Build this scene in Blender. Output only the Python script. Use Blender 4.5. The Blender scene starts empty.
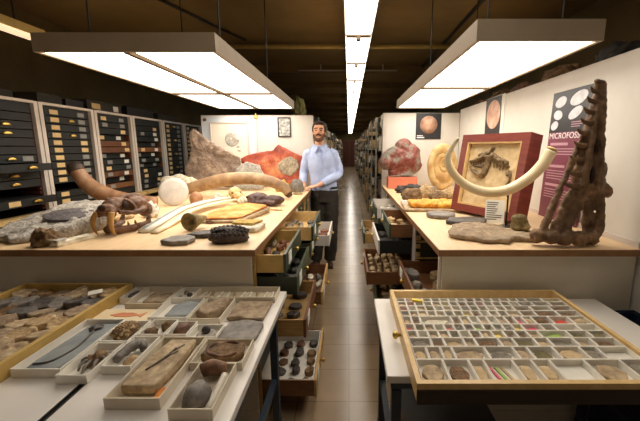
import bpy, bmesh, math, random
from mathutils import Vector, Matrix, Euler, noise
R = math.radians
PI = math.pi
scene = bpy.context.scene
COL = scene.collection

# ------------------------------------------------------------------ materials
SCRATCH = bpy.data.scenes.new('scratch')
def evaluated(o):
    SCRATCH.collection.objects.link(o)
    SCRATCH.view_layers[0].update()
    dg = SCRATCH.view_layers[0].depsgraph
    me = bpy.data.meshes.new_from_object(o.evaluated_get(dg))
    bpy.data.objects.remove(o)
    return me

ORD = ['first', 'second', 'third', 'fourth', 'fifth', 'sixth', 'seventh', 'eighth', 'ninth', 'tenth', 'eleventh', 'twelfth', 'thirteenth', 'fourteenth', 'fifteenth', 'sixteenth', 'seventeenth', 'eighteenth', 'nineteenth', 'twentieth', 'twenty-first', 'twenty-second', 'twenty-third', 'twenty-fourth']

def lin(c):
    out = []
    for v in c:
        v = v / 255.0
        out.append(v / 12.92 if v <= 0.04045 else ((v + 0.055) / 1.055) ** 2.4)
    return (out[0], out[1], out[2], 1.0)

def mat(name, c1, c2=None, scale=8.0, rough=0.6, bump=0.0, metal=0.0, detail=6.0, c3=None, stretch=None, bscale=None, lo=0.35, hi=0.65):
    m = bpy.data.materials.new(name)
    m.use_nodes = True
    nt = m.node_tree
    b = nt.nodes['Principled BSDF']
    b.inputs['Roughness'].default_value = rough
    b.inputs['Metallic'].default_value = metal
    b.inputs['Base Color'].default_value = lin(c1)
    if c2 is None and bump == 0:
        return m
    tc = nt.nodes.new('ShaderNodeTexCoord')
    src = tc.outputs['Object']
    if stretch:
        mp = nt.nodes.new('ShaderNodeMapping')
        mp.inputs['Scale'].default_value = stretch
        nt.links.new(src, mp.inputs['Vector'])
        src = mp.outputs['Vector']
    nz = nt.nodes.new('ShaderNodeTexNoise')
    nz.inputs['Scale'].default_value = scale
    nz.inputs['Detail'].default_value = detail
    nz.inputs['Roughness'].default_value = 0.62
    nt.links.new(src, nz.inputs['Vector'])
    if c2 is not None:
        cr = nt.nodes.new('ShaderNodeValToRGB')
        cr.color_ramp.elements[0].position = lo
        cr.color_ramp.elements[0].color = lin(c1)
        cr.color_ramp.elements[1].position = hi
        cr.color_ramp.elements[1].color = lin(c2)
        if c3 is not None:
            e = cr.color_ramp.elements.new((lo + hi) / 2)
            e.color = lin(c3)
        nt.links.new(nz.outputs['Fac'], cr.inputs['Fac'])
        nt.links.new(cr.outputs['Color'], b.inputs['Base Color'])
        if bump >= 0.3:
            n3 = nt.nodes.new('ShaderNodeTexNoise')
            n3.inputs['Scale'].default_value = max(scale*4, 45)
            n3.inputs['Detail'].default_value = 5
            nt.links.new(src, n3.inputs['Vector'])
            c3r = nt.nodes.new('ShaderNodeValToRGB')
            c3r.color_ramp.elements[0].position = 0.36
            c3r.color_ramp.elements[0].color = (0.52, 0.50, 0.48, 1)
            c3r.color_ramp.elements[1].position = 0.62
            c3r.color_ramp.elements[1].color = (1.0, 1.0, 1.0, 1)
            nt.links.new(n3.outputs['Fac'], c3r.inputs['Fac'])
            mx = nt.nodes.new('ShaderNodeMix')
            mx.data_type = 'RGBA'
            mx.blend_type = 'MULTIPLY'
            mx.inputs[0].default_value = 0.75
            nt.links.new(cr.outputs['Color'], mx.inputs[6])
            nt.links.new(c3r.outputs['Color'], mx.inputs[7])
            nt.links.new(mx.outputs[2], b.inputs['Base Color'])
    if bump:
        n2 = nt.nodes.new('ShaderNodeTexNoise')
        n2.inputs['Scale'].default_value = bscale or scale * 2.5
        n2.inputs['Detail'].default_value = 8
        nt.links.new(src, n2.inputs['Vector'])
        bp = nt.nodes.new('ShaderNodeBump')
        bp.inputs['Strength'].default_value = bump
        bp.inputs['Distance'].default_value = 0.015
        nt.links.new(n2.outputs['Fac'], bp.inputs['Height'])
        nt.links.new(bp.outputs['Normal'], b.inputs['Normal'])
    return m

def emit(name, c, s):
    m = bpy.data.materials.new(name)
    m.use_nodes = True
    b = m.node_tree.nodes['Principled BSDF']
    b.inputs['Base Color'].default_value = lin((230, 230, 225))
    b.inputs['Emission Color'].default_value = lin(c)
    b.inputs['Emission Strength'].default_value = s
    return m

M = {}
M['floor'] = mat('floor_concrete', (178, 164, 140), (198, 182, 156), 3.0, 0.25, 0.05)
def tile_floor():
    m = mat('floor_tiles', (158, 134, 104), (176, 151, 119), 2.5, 0.2, 0.03)
    nt = m.node_tree; b = nt.nodes['Principled BSDF']
    src = b.inputs['Base Color'].links[0].from_socket
    tc = nt.nodes.new('ShaderNodeTexCoord')
    br = nt.nodes.new('ShaderNodeTexBrick')
    br.offset = 0.0
    br.inputs['Scale'].default_value = 1.0
    br.inputs['Brick Width'].default_value = 0.305
    br.inputs['Row Height'].default_value = 0.305
    br.inputs['Mortar Size'].default_value = 0.0035
    br.inputs['Color2'].default_value = (0.9, 0.9, 0.9, 1)
    br.inputs['Color1'].default_value = (1, 1, 1, 1)
    br.inputs['Mortar'].default_value = (0.5, 0.46, 0.42, 1)
    nt.links.new(tc.outputs['Object'], br.inputs['Vector'])
    mx = nt.nodes.new('ShaderNodeMix'); mx.data_type = 'RGBA'; mx.blend_type = 'MULTIPLY'; mx.inputs[0].default_value = 0.85
    nt.links.new(src, mx.inputs[6]); nt.links.new(br.outputs['Color'], mx.inputs[7]); nt.links.new(mx.outputs[2], b.inputs['Base Color'])
    return m
M['floor'] = tile_floor()
M['ceiling'] = mat('ceiling_paint', (126, 104, 64), (146, 122, 78), 1.5, 0.8, 0.05)
M['beam'] = mat('ceiling_beam', (122, 100, 60), (140, 116, 72), 3, 0.7)
M['pipe'] = mat('pipe_paint', (214, 190, 118), (198, 174, 104), 6, 0.5)
M['wallwhite'] = mat('white_wall_paint', (212, 207, 196), (224, 219, 209), 2.0, 0.7, 0.03)
M['wallgrey'] = mat('grey_wall_paint', (128, 116, 92), (146, 132, 106), 2.0, 0.8)
M['darkwall'] = mat('dark_wall_paint', (104, 90, 56), (120, 104, 66), 2.0, 0.85)
M['worktop'] = mat('worktop_board', (222, 188, 142), (232, 202, 160), 5.0, 0.45, 0.03, stretch=(6, 1, 1))
M['edge'] = mat('shaded_worktop_edge', (128, 88, 52), (146, 104, 64), 12.0, 0.5)  # edge wood coloured darker because little light reaches it
M['endpanel'] = mat('painted_end_panel', (194, 184, 164), (206, 197, 178), 2.5, 0.6, 0.04)
M['carcass'] = mat('dark_green_metal', (46, 52, 40), (58, 62, 48), 6, 0.45)
M['greenfront'] = mat('green_drawer_front', (52, 62, 44), (64, 74, 52), 8, 0.4)
M['blackgreen'] = mat('black_green_drawer', (12, 15, 12), (19, 22, 18), 8, 0.6)
M['woodside'] = mat('drawer_wood', (176, 136, 78), (200, 160, 100), 14, 0.55, 0.04, stretch=(1, 6, 6))
M['darkwood'] = mat('dark_drawer_wood', (104, 66, 36), (128, 84, 48), 14, 0.5, 0.04, stretch=(1, 6, 6))
M['shadedwood'] = mat('shaded_tray_wood', (44, 31, 20), (56, 40, 26), 14, 0.6, stretch=(1, 6, 6))  # wood darkened to near black: the shade on the tray front
M['redwood'] = mat('red_runner_wood', (92, 46, 28), (112, 60, 36), 10, 0.6)
M['orangewood'] = mat('orange_drawer_wood', (84, 48, 24), (104, 62, 32), 10, 0.5)
M['palewood'] = mat('pale_frame_wood', (214, 176, 112), (228, 194, 134), 10, 0.45, 0.03, stretch=(3, 3, 3))
M['yellowwood'] = mat('yellow_frame_wood', (186, 150, 78), (206, 172, 100), 10, 0.45, 0.03)
M['brass'] = mat('brass', (212, 176, 92), None, 8, 0.3, metal=0.9)
M['labeltan'] = mat('tan_label', (216, 182, 124), (226, 196, 140), 20, 0.7)
M['labelgrey'] = mat('grey_label', (132, 132, 128), (148, 146, 140), 20, 0.6)
M['labelwhite'] = mat('white_label', (226, 222, 208), (234, 230, 218), 20, 0.7)
M['whitemetal'] = mat('white_painted_metal', (206, 196, 186), (216, 206, 196), 6, 0.5)
M['greypost'] = mat('grey_shelf_steel', (158, 148, 130), (170, 160, 142), 6, 0.5)
M['fixture'] = mat('fixture_metal', (164, 146, 120), (172, 154, 128), 4, 0.5)
M['divider'] = mat('tan_divider_metal', (96, 80, 58), (106, 88, 66), 4, 0.95)
M['steel'] = mat('dark_steel', (60, 58, 54), None, 8, 0.4, metal=0.7)
M['bluesteel'] = mat('blue_grey_steel', (42, 54, 66), (50, 62, 74), 8, 0.45)
M['navy'] = mat('navy_plastic', (26, 36, 58), (32, 44, 66), 8, 0.45)
M['laminate'] = mat('white_laminate', (226, 220, 212), (234, 228, 220), 3, 0.4)
M['cardboard'] = mat('white_cardboard', (232, 226, 214), (240, 234, 222), 6, 0.75)
M['cardbox'] = mat('cream_cardboard', (214, 202, 180), (224, 212, 190), 6, 0.75)
M['diffuser'] = emit('diffuser_glow', (255, 247, 234), 5.5)
M['tube'] = emit('tube_glow', (255, 247, 234), 6.0)
M['warmtube'] = emit('warm_tube_glow', (255, 214, 170), 0.9)
M['black'] = mat('matt_black', (22, 20, 18), (32, 28, 24), 10, 0.6)
M['darkbox'] = mat('dark_box_board', (40, 36, 30), (54, 48, 38), 6, 0.7)
M['brownbox'] = mat('brown_box_board', (92, 66, 42), (112, 82, 54), 6, 0.8)
M['redframe'] = mat('mahogany_frame', (112, 44, 32), (134, 58, 42), 8, 0.4, 0.03, stretch=(1, 1, 6))
M['sand'] = mat('sandy_matrix', (212, 182, 134), (232, 208, 164), 14, 0.85, 0.2)
M['ivory'] = mat('ivory', (226, 204, 158), (242, 226, 190), 6, 0.35, 0.05, c3=(236, 216, 174))
M['boneyellow'] = mat('yellow_bone', (200, 164, 104), (232, 206, 154), 14, 0.55, 0.2)
M['bonewhite'] = mat('white_bone', (210, 200, 180), (228, 220, 204), 10, 0.5, 0.1)
M['bonebrown'] = mat('brown_bone', (92, 62, 42), (146, 104, 72), 12, 0.6, 0.35, c3=(118, 80, 54))
M['bonedark'] = mat('dark_skull_bone', (100, 74, 50), (160, 124, 88), 9, 0.65, 0.4, c3=(126, 94, 64))
M['canine'] = mat('amber_tooth', (150, 106, 48), (196, 150, 84), 10, 0.35, 0.05)
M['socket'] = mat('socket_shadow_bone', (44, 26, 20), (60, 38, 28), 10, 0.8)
M['browntusk'] = mat('brown_tusk', (112, 76, 50), (172, 134, 100), 7, 0.5, 0.2, c3=(146, 106, 74))
M['tusktip'] = mat('blackened_tusk', (44, 34, 28), (90, 66, 46), 14, 0.6, 0.4)
M['greytusk'] = mat('weathered_tusk', (134, 104, 74), (188, 156, 116), 9, 0.55, 0.28, c3=(164, 130, 94))
M['greyrock'] = mat('grey_rock', (132, 122, 108), (182, 170, 150), 12, 0.85, 0.6)
M['palerock'] = mat('pale_grey_rock', (168, 160, 148), (212, 206, 196), 16, 0.85, 0.6, c3=(190, 182, 170))
M['taupe'] = mat('taupe_rock', (122, 102, 88), (172, 148, 126), 7, 0.85, 0.8, c3=(148, 126, 108))
M['darkfossil'] = mat('dark_grey_fossil', (88, 82, 84), (112, 104, 104), 18, 0.7, 0.4)
M['slate'] = mat('slate_stone', (116, 109, 102), (150, 141, 130), 10, 0.6, 0.3)
M['slateblue'] = mat('blue_grey_slate', (116, 122, 124), (146, 150, 148), 10, 0.65, 0.2)
M['slatedark'] = mat('dark_slate', (70, 64, 60), (100, 92, 84), 10, 0.6, 0.4)
M['brownrock'] = mat('brown_rock', (104, 78, 50), (158, 124, 84), 16, 0.85, 0.7, c3=(128, 98, 64))
M['tanrock'] = mat('tan_rock', (168, 138, 96), (212, 184, 138), 14, 0.85, 0.6, c3=(190, 160, 116))
M['beigerock'] = mat('beige_slab', (178, 152, 116), (206, 182, 146), 10, 0.8, 0.4)
M['whiterock'] = mat('white_rock', (226, 214, 184), (244, 238, 220), 10, 0.8, 0.5, c3=(236, 226, 200))
M['yellowrock'] = mat('yellow_rock', (186, 148, 62), (226, 194, 110), 14, 0.8, 0.6)
M['blackrock'] = mat('black_rock', (40, 36, 34), (70, 62, 58), 14, 0.6, 0.6)
M['scaly'] = mat('dark_scaly_bark', (50, 40, 36), (84, 68, 58), 20, 0.6, 0.4)
M['orange'] = mat('orange_amber_layer', (230, 138, 24), (250, 196, 84), 12, 0.6, 0.5, c3=(242, 164, 44))
M['orangepale'] = mat('orange_fossil_face', (214, 122, 44), (240, 196, 132), 9, 0.75, 0.25, c3=(232, 152, 70))
M['petrified'] = mat('red_petrified_wood', (96, 30, 24), (206, 136, 84), 4.2, 0.5, 0.28, c3=(166, 68, 36), lo=0.34, hi=0.68)
M['redwoodstone'] = mat('dull_red_stone', (128, 78, 58), (170, 116, 90), 14, 0.7, 0.4)
M['petrigrey'] = mat('grey_wood_core', (144, 128, 104), (186, 170, 142), 14, 0.7, 0.4)
M['agate'] = mat('red_grey_agate', (112, 44, 38), (146, 140, 126), 9, 0.45, 0.4, c3=(146, 84, 70), lo=0.38, hi=0.60)
M['redbase'] = mat('red_display_block', (206, 116, 88), (216, 128, 98), 6, 0.6)
M['ammonite'] = mat('ochre_ammonite', (170, 130, 78), (218, 190, 136), 8, 0.6, 0.28, c3=(198, 164, 108))
M['horn'] = mat('olive_horn_coral', (118, 100, 58), (168, 148, 98), 12, 0.7, 0.4)
M['flatbrown'] = mat('grey_brown_slab', (146, 122, 96), (184, 162, 132), 9, 0.8, 0.7)
M['greydisc'] = mat('grey_shell_disc', (146, 142, 132), (172, 166, 154), 12, 0.6, 0.3)
M['whitedisc'] = mat('white_shell_disc', (196, 188, 178), (214, 206, 196), 12, 0.5, 0.15)
M['ballbrown'] = mat('brown_round_stone', (150, 104, 70), (176, 130, 92), 12, 0.5, 0.1)
M['purple'] = mat('plum_poster_paper', (116, 52, 70), (126, 60, 78), 3, 0.5)
M['posterblack'] = mat('black_poster_paper', (30, 28, 30), (38, 36, 38), 4, 0.4)
M['shellprint'] = mat('shell_print', (176, 122, 92), (226, 190, 166), 7, 0.5)
M['whiteprint'] = mat('white_print', (224, 224, 226), (196, 196, 200), 26, 0.5)
M['cream'] = mat('cream_mat_board', (238, 226, 206), (244, 234, 216), 4, 0.6)
M['paleblue'] = mat('pale_blue_board', (206, 212, 218), (214, 220, 224), 3, 0.6)
M['sketch'] = mat('grey_sketch', (90, 90, 86), (214, 212, 204), 30, 0.6)
M['fossilprint'] = mat('grey_fossil_print', (150, 144, 132), (206, 198, 182), 22, 0.6)
M['textgrey'] = mat('printed_text', (70, 66, 62), None, 5, 0.6)
M['textwhite'] = mat('white_text', (232, 226, 224), None, 5, 0.6)
M['skin'] = mat('skin', (216, 160, 128), (224, 170, 138), 8, 0.5)
M['shirt'] = mat('pale_blue_shirt', (172, 186, 222), (184, 198, 232), 10, 0.8, 0.25, bscale=9)
M['trousers'] = mat('dark_olive_trousers', (42, 36, 28), (54, 46, 36), 10, 0.85, 0.3, bscale=9)
M['shoe'] = mat('dark_brown_leather', (52, 34, 26), (64, 42, 32), 10, 0.4)
M['hair'] = mat('dark_brown_hair', (46, 32, 24), (64, 44, 32), 60, 0.7, 0.5, stretch=(1, 1, .3))
M['beard'] = mat('brown_beard', (88, 56, 40), (112, 74, 54), 80, 0.8, 0.5)
M['eye'] = mat('eye_dark', (30, 22, 18), None, 5, 0.3)
M['lip'] = mat('lip', (178, 104, 90), None, 5, 0.5)
M['tan_specimen'] = mat('tan_chip', (186, 158, 116), (212, 186, 144), 30, 0.8, 0.28)
M['brown_specimen'] = mat('brown_chip', (112, 82, 52), (150, 114, 78), 40, 0.8, 0.5)
M['grey_specimen'] = mat('grey_chip', (128, 118, 104), (158, 148, 130), 40, 0.8, 0.5)
M['olive_specimen'] = mat('olive_chip', (110, 100, 62), (142, 130, 86), 40, 0.8, 0.5)
M['dark_specimen'] = mat('dark_chip', (62, 52, 42), (92, 78, 64), 40, 0.8, 0.5)
M['yellow_paint'] = mat('yellow_marker', (236, 206, 50), None, 5, 0.5)
M['green_paint'] = mat('green_marker', (150, 186, 70), None, 5, 0.5)
M['pink_paint'] = mat('pink_marker', (212, 60, 96), None, 5, 0.5)
M['red_paint'] = mat('red_marker', (196, 64, 44), None, 5, 0.5)
M['salmon'] = mat('salmon_fish_print', (206, 120, 72), (222, 150, 100), 20, 0.7)
M['buffprint'] = mat('buff_fossil_plate', (226, 204, 160), (236, 218, 180), 10, 0.7)
M['greenish'] = mat('olive_bundle', (96, 92, 44), (134, 124, 64), 8, 0.8, 0.5)

# ------------------------------------------------------------------ mesh builder
class MB:
    def __init__(self):
        self.bm = bmesh.new()
    def box(self, x0, x1, y0, y1, z0, z1):
        return self.obox(((x0+x1)/2, (y0+y1)/2, (z0+z1)/2), (abs(x1-x0), abs(y1-y0), abs(z1-z0)))
    def obox(self, c, s, rot=(0, 0, 0)):
        mtx = Matrix.Translation(c) @ Euler(rot).to_matrix().to_4x4() @ Matrix.Diagonal((s[0], s[1], s[2], 1))
        bmesh.ops.create_cube(self.bm, size=1.0, matrix=mtx)
        return self
    def ball(self, c, r, rot=(0, 0, 0), sub=2):
        if not hasattr(r, '__len__'):
            r = (r, r, r)
        mtx = Matrix.Translation(c) @ Euler(rot).to_matrix().to_4x4() @ Matrix.Diagonal((r[0], r[1], r[2], 1))
        bmesh.ops.create_icosphere(self.bm, subdivisions=sub, radius=1.0, matrix=mtx)
        return self
    def rings(self, rings, closed_caps=True, loop=False):
        bm = self.bm
        vs = [[bm.verts.new(p) for p in r] for r in rings]
        n = len(vs[0])
        cnt = len(vs) if loop else len(vs) - 1
        for i in range(cnt):
            a, b = vs[i], vs[(i+1) % len(vs)]
            for k in range(n):
                bm.faces.new((a[k], a[(k+1) % n], b[(k+1) % n], b[k]))
        if closed_caps and not loop:
            bm.faces.new(list(reversed(vs[0])))
            bm.faces.new(vs[-1])
        return self
    def tube(self, pts, rad, n=12, squash=1.0, sub=0, up=None):
        pts = [Vector(p) for p in pts]
        if not hasattr(rad, '__len__'):
            rad = [rad] * len(pts)
        if sub:
            P, Q = [], []
            L = len(pts)
            for i in range(L - 1):
                p0, p1, p2, p3 = pts[max(i-1, 0)], pts[i], pts[i+1], pts[min(i+2, L-1)]
                for k in range(sub):
                    t = k / sub
                    P.append(0.5*((2*p1)+(p2-p0)*t+(2*p0-5*p1+4*p2-p3)*t*t+(3*p1-p0-3*p2+p3)*t**3))
                    Q.append(rad[i]*(1-t)+rad[i+1]*t)
            P.append(pts[-1]); Q.append(rad[-1])
            pts, rad = P, Q
        out = []
        t0 = (pts[1]-pts[0]).normalized()
        ref = Vector(up) if up else (Vector((0, 0, 1)) if abs(t0.z) < 0.9 else Vector((0, 1, 0)))
        u = t0.cross(ref).normalized()
        for i, p in enumerate(pts):
            if i == 0: t = pts[1]-pts[0]
            elif i == len(pts)-1: t = pts[-1]-pts[-2]
            else: t = pts[i+1]-pts[i-1]
            t.normalize()
            u = (u - t*u.dot(t)).normalized()
            v = t.cross(u)
            r = rad[i]
            out.append([p + u*math.cos(2*PI*k/n)*r + v*math.sin(2*PI*k/n)*r*squash for k in range(n)])
        return self.rings(out)
    def lathe(self, prof, n=24, mtx=None):
        mtx = mtx or Matrix.Identity(4)
        return self.rings([[mtx @ Vector((r*math.cos(2*PI*k/n), r*math.sin(2*PI*k/n), z)) for k in range(n)] for r, z in prof])
    def prism(self, poly, z0, z1, mtx=None):
        mtx = mtx or Matrix.Identity(4)
        return self.rings([[mtx @ Vector((x, y, z)) for x, y in poly] for z in (z0, z1)])
    def loft(self, secs, n=20):          # (cx, cy, z, rx, ry) horizontal sections
        return self.rings([[(cx+rx*math.cos(2*PI*k/n), cy+ry*math.sin(2*PI*k/n), z) for k in range(n)] for cx, cy, z, rx, ry in secs])
    def tray(self, x0, x1, y0, y1, z0, h, t=0.003, base=0.002):
        self.box(x0, x1, y0, y1, z0, z0+base)
        self.box(x0, x0+t, y0, y1, z0+base, z0+h)
        self.box(x1-t, x1, y0, y1, z0+base, z0+h)
        self.box(x0+t, x1-t, y0, y0+t, z0+base, z0+h)
        self.box(x0+t, x1-t, y1-t, y1, z0+base, z0+h)
        return self
    def mesh(self, name):
        bmesh.ops.recalc_face_normals(self.bm, faces=self.bm.faces)
        me = bpy.data.meshes.new(name)
        self.bm.to_mesh(me)
        self.bm.free()
        return me
    def build(self, name, m, parent=None, smooth=False, loc=(0, 0, 0), rot=(0, 0, 0), bevel=0):
        if bevel:
            bmesh.ops.remove_doubles(self.bm, verts=self.bm.verts, dist=1e-6)
            bmesh.ops.bevel(self.bm, geom=[e for e in self.bm.edges if e.calc_face_angle(0) > 0.6], offset=bevel, segments=2, affect='EDGES', profile=0.5)
        return link(name, self.mesh(name), m, parent, smooth, loc, rot)
    def fuse(self, name, m, parent=None, voxel=0.006, it=2, loc=(0, 0, 0), rot=(0, 0, 0), disp=0.0, dscale=30):
        me = self.mesh(name)
        o = bpy.data.objects.new('fuse_temp', me)
        md = o.modifiers.new('r', 'REMESH'); md.mode = 'VOXEL'; md.voxel_size = voxel
        if it:
            sm = o.modifiers.new('s', 'SMOOTH'); sm.iterations = it; sm.factor = 0.5
        me2 = evaluated(o)
        bpy.data.meshes.remove(me)
        me2.name = name
        if disp:
            nv = len(me2.vertices)
            cos = [0.0]*(nv*3); nor = [0.0]*(nv*3)
            me2.vertices.foreach_get('co', cos)
            me2.vertices.foreach_get('normal', nor)
            for q in range(0, nv*3, 3):
                d = noise.fractal(Vector(cos[q:q+3])*dscale, 1.0, 2.0, 3)*disp
                cos[q] += nor[q]*d; cos[q+1] += nor[q+1]*d; cos[q+2] += nor[q+2]*d
            me2.vertices.foreach_set('co', cos)
            me2.update()
        me2.materials.clear()
        return link(name, me2, m, parent, True, loc, rot)

def link(name, me, m, parent=None, smooth=False, loc=(0, 0, 0), rot=(0, 0, 0)):
    if m is not None:
        me.materials.append(M[m] if isinstance(m, str) else m)
    if smooth:
        me.polygons.foreach_set('use_smooth', [True]*len(me.polygons))
    o = bpy.data.objects.new(name, me)
    COL.objects.link(o)
    o.location = loc
    o.rotation_euler = rot
    if parent: o.parent = parent
    return o

def tag(o, label, cat, group=None, kind=None):
    o['label'] = label
    o['category'] = cat
    if group: o['group'] = group
    if kind: o['kind'] = kind
    return o

def thing(name, label, cat, loc=(0, 0, 0), rz=0, group=None, rot=None):
    o = bpy.data.objects.new(name, None)
    o.empty_display_size = 0.05
    COL.objects.link(o)
    o.location = loc
    o.rotation_euler = rot or (0, 0, rz)
    return tag(o, label, cat, group)

def struct(o):
    o['kind'] = 'structure'
    return o

def copy_tree(o, parent=None):
    c = o.copy()
    COL.objects.link(c)
    if parent: c.parent = parent
    for ch in list(o.children):
        copy_tree(ch, c)
    return c

def text(name, body, size, m, parent, loc, rot, width=None, ext=0.0006):
    cu = bpy.data.curves.new(name, 'FONT')
    cu.body = body; cu.size = size; cu.extrude = ext; cu.align_x = 'CENTER'; cu.align_y = 'CENTER'
    t = bpy.data.objects.new('text_temp', cu)
    me = evaluated(t)
    me.name = name
    me.materials.clear()
    if width:
        xs = [v.co.x for v in me.vertices]
        k = width/(max(xs)-min(xs))
        for v in me.vertices: v.co.x *= k
    return link(name, me, m, parent, False, loc, rot)

# ------------------------------------------------------------------ rock shapes
def rock_mb(sx, sy, sz, seed, amp=0.22, freq=1.6, sub=3, flat=0.0):
    if max(sx, sy) > 0.1: sub += 1
    b = MB(); b.ball((0, 0, 0), 1.0, sub=sub)
    off = Vector((seed*3.17, seed*1.31, seed*7.7))
    for v in b.bm.verts:
        d = v.co.normalized()
        k = 1 + amp*noise.fractal(d*freq+off, 0.75, 2.1, 6)*1.3
        v.co = d*k
        if flat and v.co.z < -flat: v.co.z = -flat
    mn = [min(v.co[i] for v in b.bm.verts) for i in range(3)]
    mx = [max(v.co[i] for v in b.bm.verts) for i in range(3)]
    for v in b.bm.verts:
        v.co = Vector(((v.co.x-(mn[0]+mx[0])/2)*sx/(mx[0]-mn[0]), (v.co.y-(mn[1]+mx[1])/2)*sy/(mx[1]-mn[1]), (v.co.z-mn[2])*sz/(mx[2]-mn[2])))
    return b

def rock(name, m, size, loc, seed, label=None, cat=None, group=None, rz=0, amp=0.22, freq=1.6, sub=3, parent=None, rot=None, flat=0.55):
    o = rock_mb(size[0], size[1], size[2], seed, amp, freq, sub, flat).build(name, m, parent, True, loc, rot or (0, 0, rz))
    if label: tag(o, label, cat or 'rock', group)
    return o

def slab_mb(poly, t, seed, rough=0.006, tilt=(0, 0), n=56, jag=0.04, top_round=0.9, freq=14):
    b = MB(); off = Vector((seed*2.3, seed*5.1, seed*0.7))
    L = len(poly)
    cx = sum(p[0] for p in poly)/L; cy = sum(p[1] for p in poly)/L
    def radius(a):
        d = Vector((math.cos(a), math.sin(a))); best = 0
        for i in range(L):
            p = Vector(poly[i])-Vector((cx, cy)); q = Vector(poly[(i+1) % L])-Vector((cx, cy)); e = q-p
            det = d.x*(-e.y)+e.x*d.y
            if abs(det) < 1e-12: continue
            s = (p.x*(-e.y)+e.x*p.y)/det
            w = (d.x*p.y-d.y*p.x)/det
            if s > 0 and -1e-6 <= w <= 1+1e-6: best = max(best, s)
        return best
    rs = [radius(2*PI*k/n)*(1+jag*noise.noise(Vector((math.cos(2*PI*k/n)*4, math.sin(2*PI*k/n)*4, seed*1.7)))) for k in range(n)]
    def pt(f, k, z):
        a = 2*PI*k/n
        return Vector((cx+math.cos(a)*rs[k]*f, cy+math.sin(a)*rs[k]*f, z))
    rows = [[pt(0.02, k, 0) for k in range(n)], [pt(0.6, k, 0) for k in range(n)], [pt(0.95, k, 0) for k in range(n)], [pt(1.0, k, t*0.35) for k in range(n)], [pt(1.0, k, t*top_round*0.9) for k in range(n)]]
    for f in ((0.96, 0.85, 0.7, 0.52, 0.34, 0.18, 0.02) if n < 60 else (0.97, 0.92, 0.86, 0.79, 0.72, 0.65, 0.58, 0.51, 0.44, 0.37, 0.30, 0.23, 0.16, 0.09, 0.02)):
        rows.append([pt(f, k, t if f < 0.95 else t*(0.5+0.5*top_round)) for k in range(n)])
    for i, r in enumerate(rows):
        for p in r:
            if i >= 3:
                p.z += (tilt[0]*(p.x-cx)+tilt[1]*(p.y-cy))*min(1, p.z/t)
                if i >= 5: p.z += rough*noise.fractal(Vector((p.x, p.y, 0))*freq+off, 0.8, 2.0, 6)
                p.z = max(p.z, 0.001)
    b.rings(rows)
    return b

def slab(name, m, poly, t, loc, seed, label=None, cat='fossil', group=None, rz=0, rot=None, parent=None, **k):
    o = slab_mb(poly, t, seed, **k).build(name, m, parent, True, loc, rot or (0, 0, rz))
    if label: tag(o, label, cat, group)
    return o

def oval(rx, ry, n=20):
    return [(rx*math.cos(2*PI*k/n), ry*math.sin(2*PI*k/n)) for k in range(n)]

def rough_poly(rx, ry, seed, n=9):
    r = random.Random(seed)
    return [(rx*math.cos(2*PI*k/n)*(0.78+0.22*r.random())*1.12, ry*math.sin(2*PI*k/n)*(0.78+0.22*r.random())*1.12) for k in range(n)]


# ------------------------------------------------------------------ setting
ZC = 1.0           # counter top height
YB = 4.62          # far end of both counters
CEIL = 2.95
struct(MB().box(-3.6, 2.6, -1.2, 30, -0.05, 0).build('floor', 'floor'))
struct(MB().box(-3.6, 2.6, -1.2, 30, CEIL, CEIL+0.05).build('ceiling', 'ceiling'))
struct(MB().box(-3.62, -3.52, -1.2, 30, 0, CEIL).build('wall_left', 'darkwall'))
struct(MB().box(2.5, 2.6, -1.2, 30, 0, CEIL).build('wall_right_outer', 'darkwall'))
struct(MB().box(-3.6, 2.6, 29.9, 30.0, 0, CEIL).build('wall_back', 'darkwall'))
wr = MB().box(1.45, 1.80, 0.3, YB+0.02, 0, 1.985)
struct(wr.build('wall_right', 'wallwhite'))
struct(MB().box(1.438, 1.449, 1.655, YB-0.03, 1.0, 1.03).build('trim_1', 'whitemetal'))
for i, y in enumerate((6.6, 8.2, 9.8, 11.6, 13.6, 16.2, 19.2, 22.6, 26.4)):
    struct(MB().box(-3.5, 2.5, y-0.06, y+0.06, CEIL-0.12, CEIL-0.001).build('trim_%d' % (i+2), 'beam'))

# white boards closing the far ends of the counters
for (x0, x1, nm, lb) in ((-1.93, -1.215, 'paleblue', 'tall pale bluish-white board behind left counter, holding the cream fossil print'),
                         (-1.21, -0.47, 'wallwhite', 'tall white board behind red petrified wood, holding the small black-framed sketch')):
    t = thing('display_board', lb, 'board', ((x0+x1)/2, YB+0.02, 0))
    w = (x1-x0)/2
    MB().box(-w, w, 0, 0.03, 0.0, 1.915).build('panel', nm, t)
    MB().box(-w, -w+0.012, -0.006, -0.0005, 0.0, 1.915).box(-w, w, -0.006, -0.0005, 1.903, 1.915).build('edge_trim', 'whitemetal', t)
t = thing('display_board', 'white board at the far end of right counter behind the red agate', 'board', (0.945, YB+0.02, 0))
MB().box(-0.5, 0.5, 0, 0.03, 0, 1.945).build('panel', 'wallwhite', t)
MB().box(-0.5, -0.455, -0.012, -0.0005, 0, 1.945).build('edge_trim', 'whitemetal', t)
# ring pull on board top
hk = thing('hanging_hook', 'small brass hook where the two left white boards meet', 'hook', (-1.212, YB+0.012, 1.89))
MB().lathe([(0.012, -0.004), (0.024, -0.004), (0.024, 0.004), (0.012, 0.004)], 16, Matrix.Rotation(PI/2, 4, 'X')).build('ring', 'brass', hk, True)
MB().box(-0.006, 0.006, -0.004, 0.004, 0.02, 0.05).build('shank', 'brass', hk)

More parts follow.
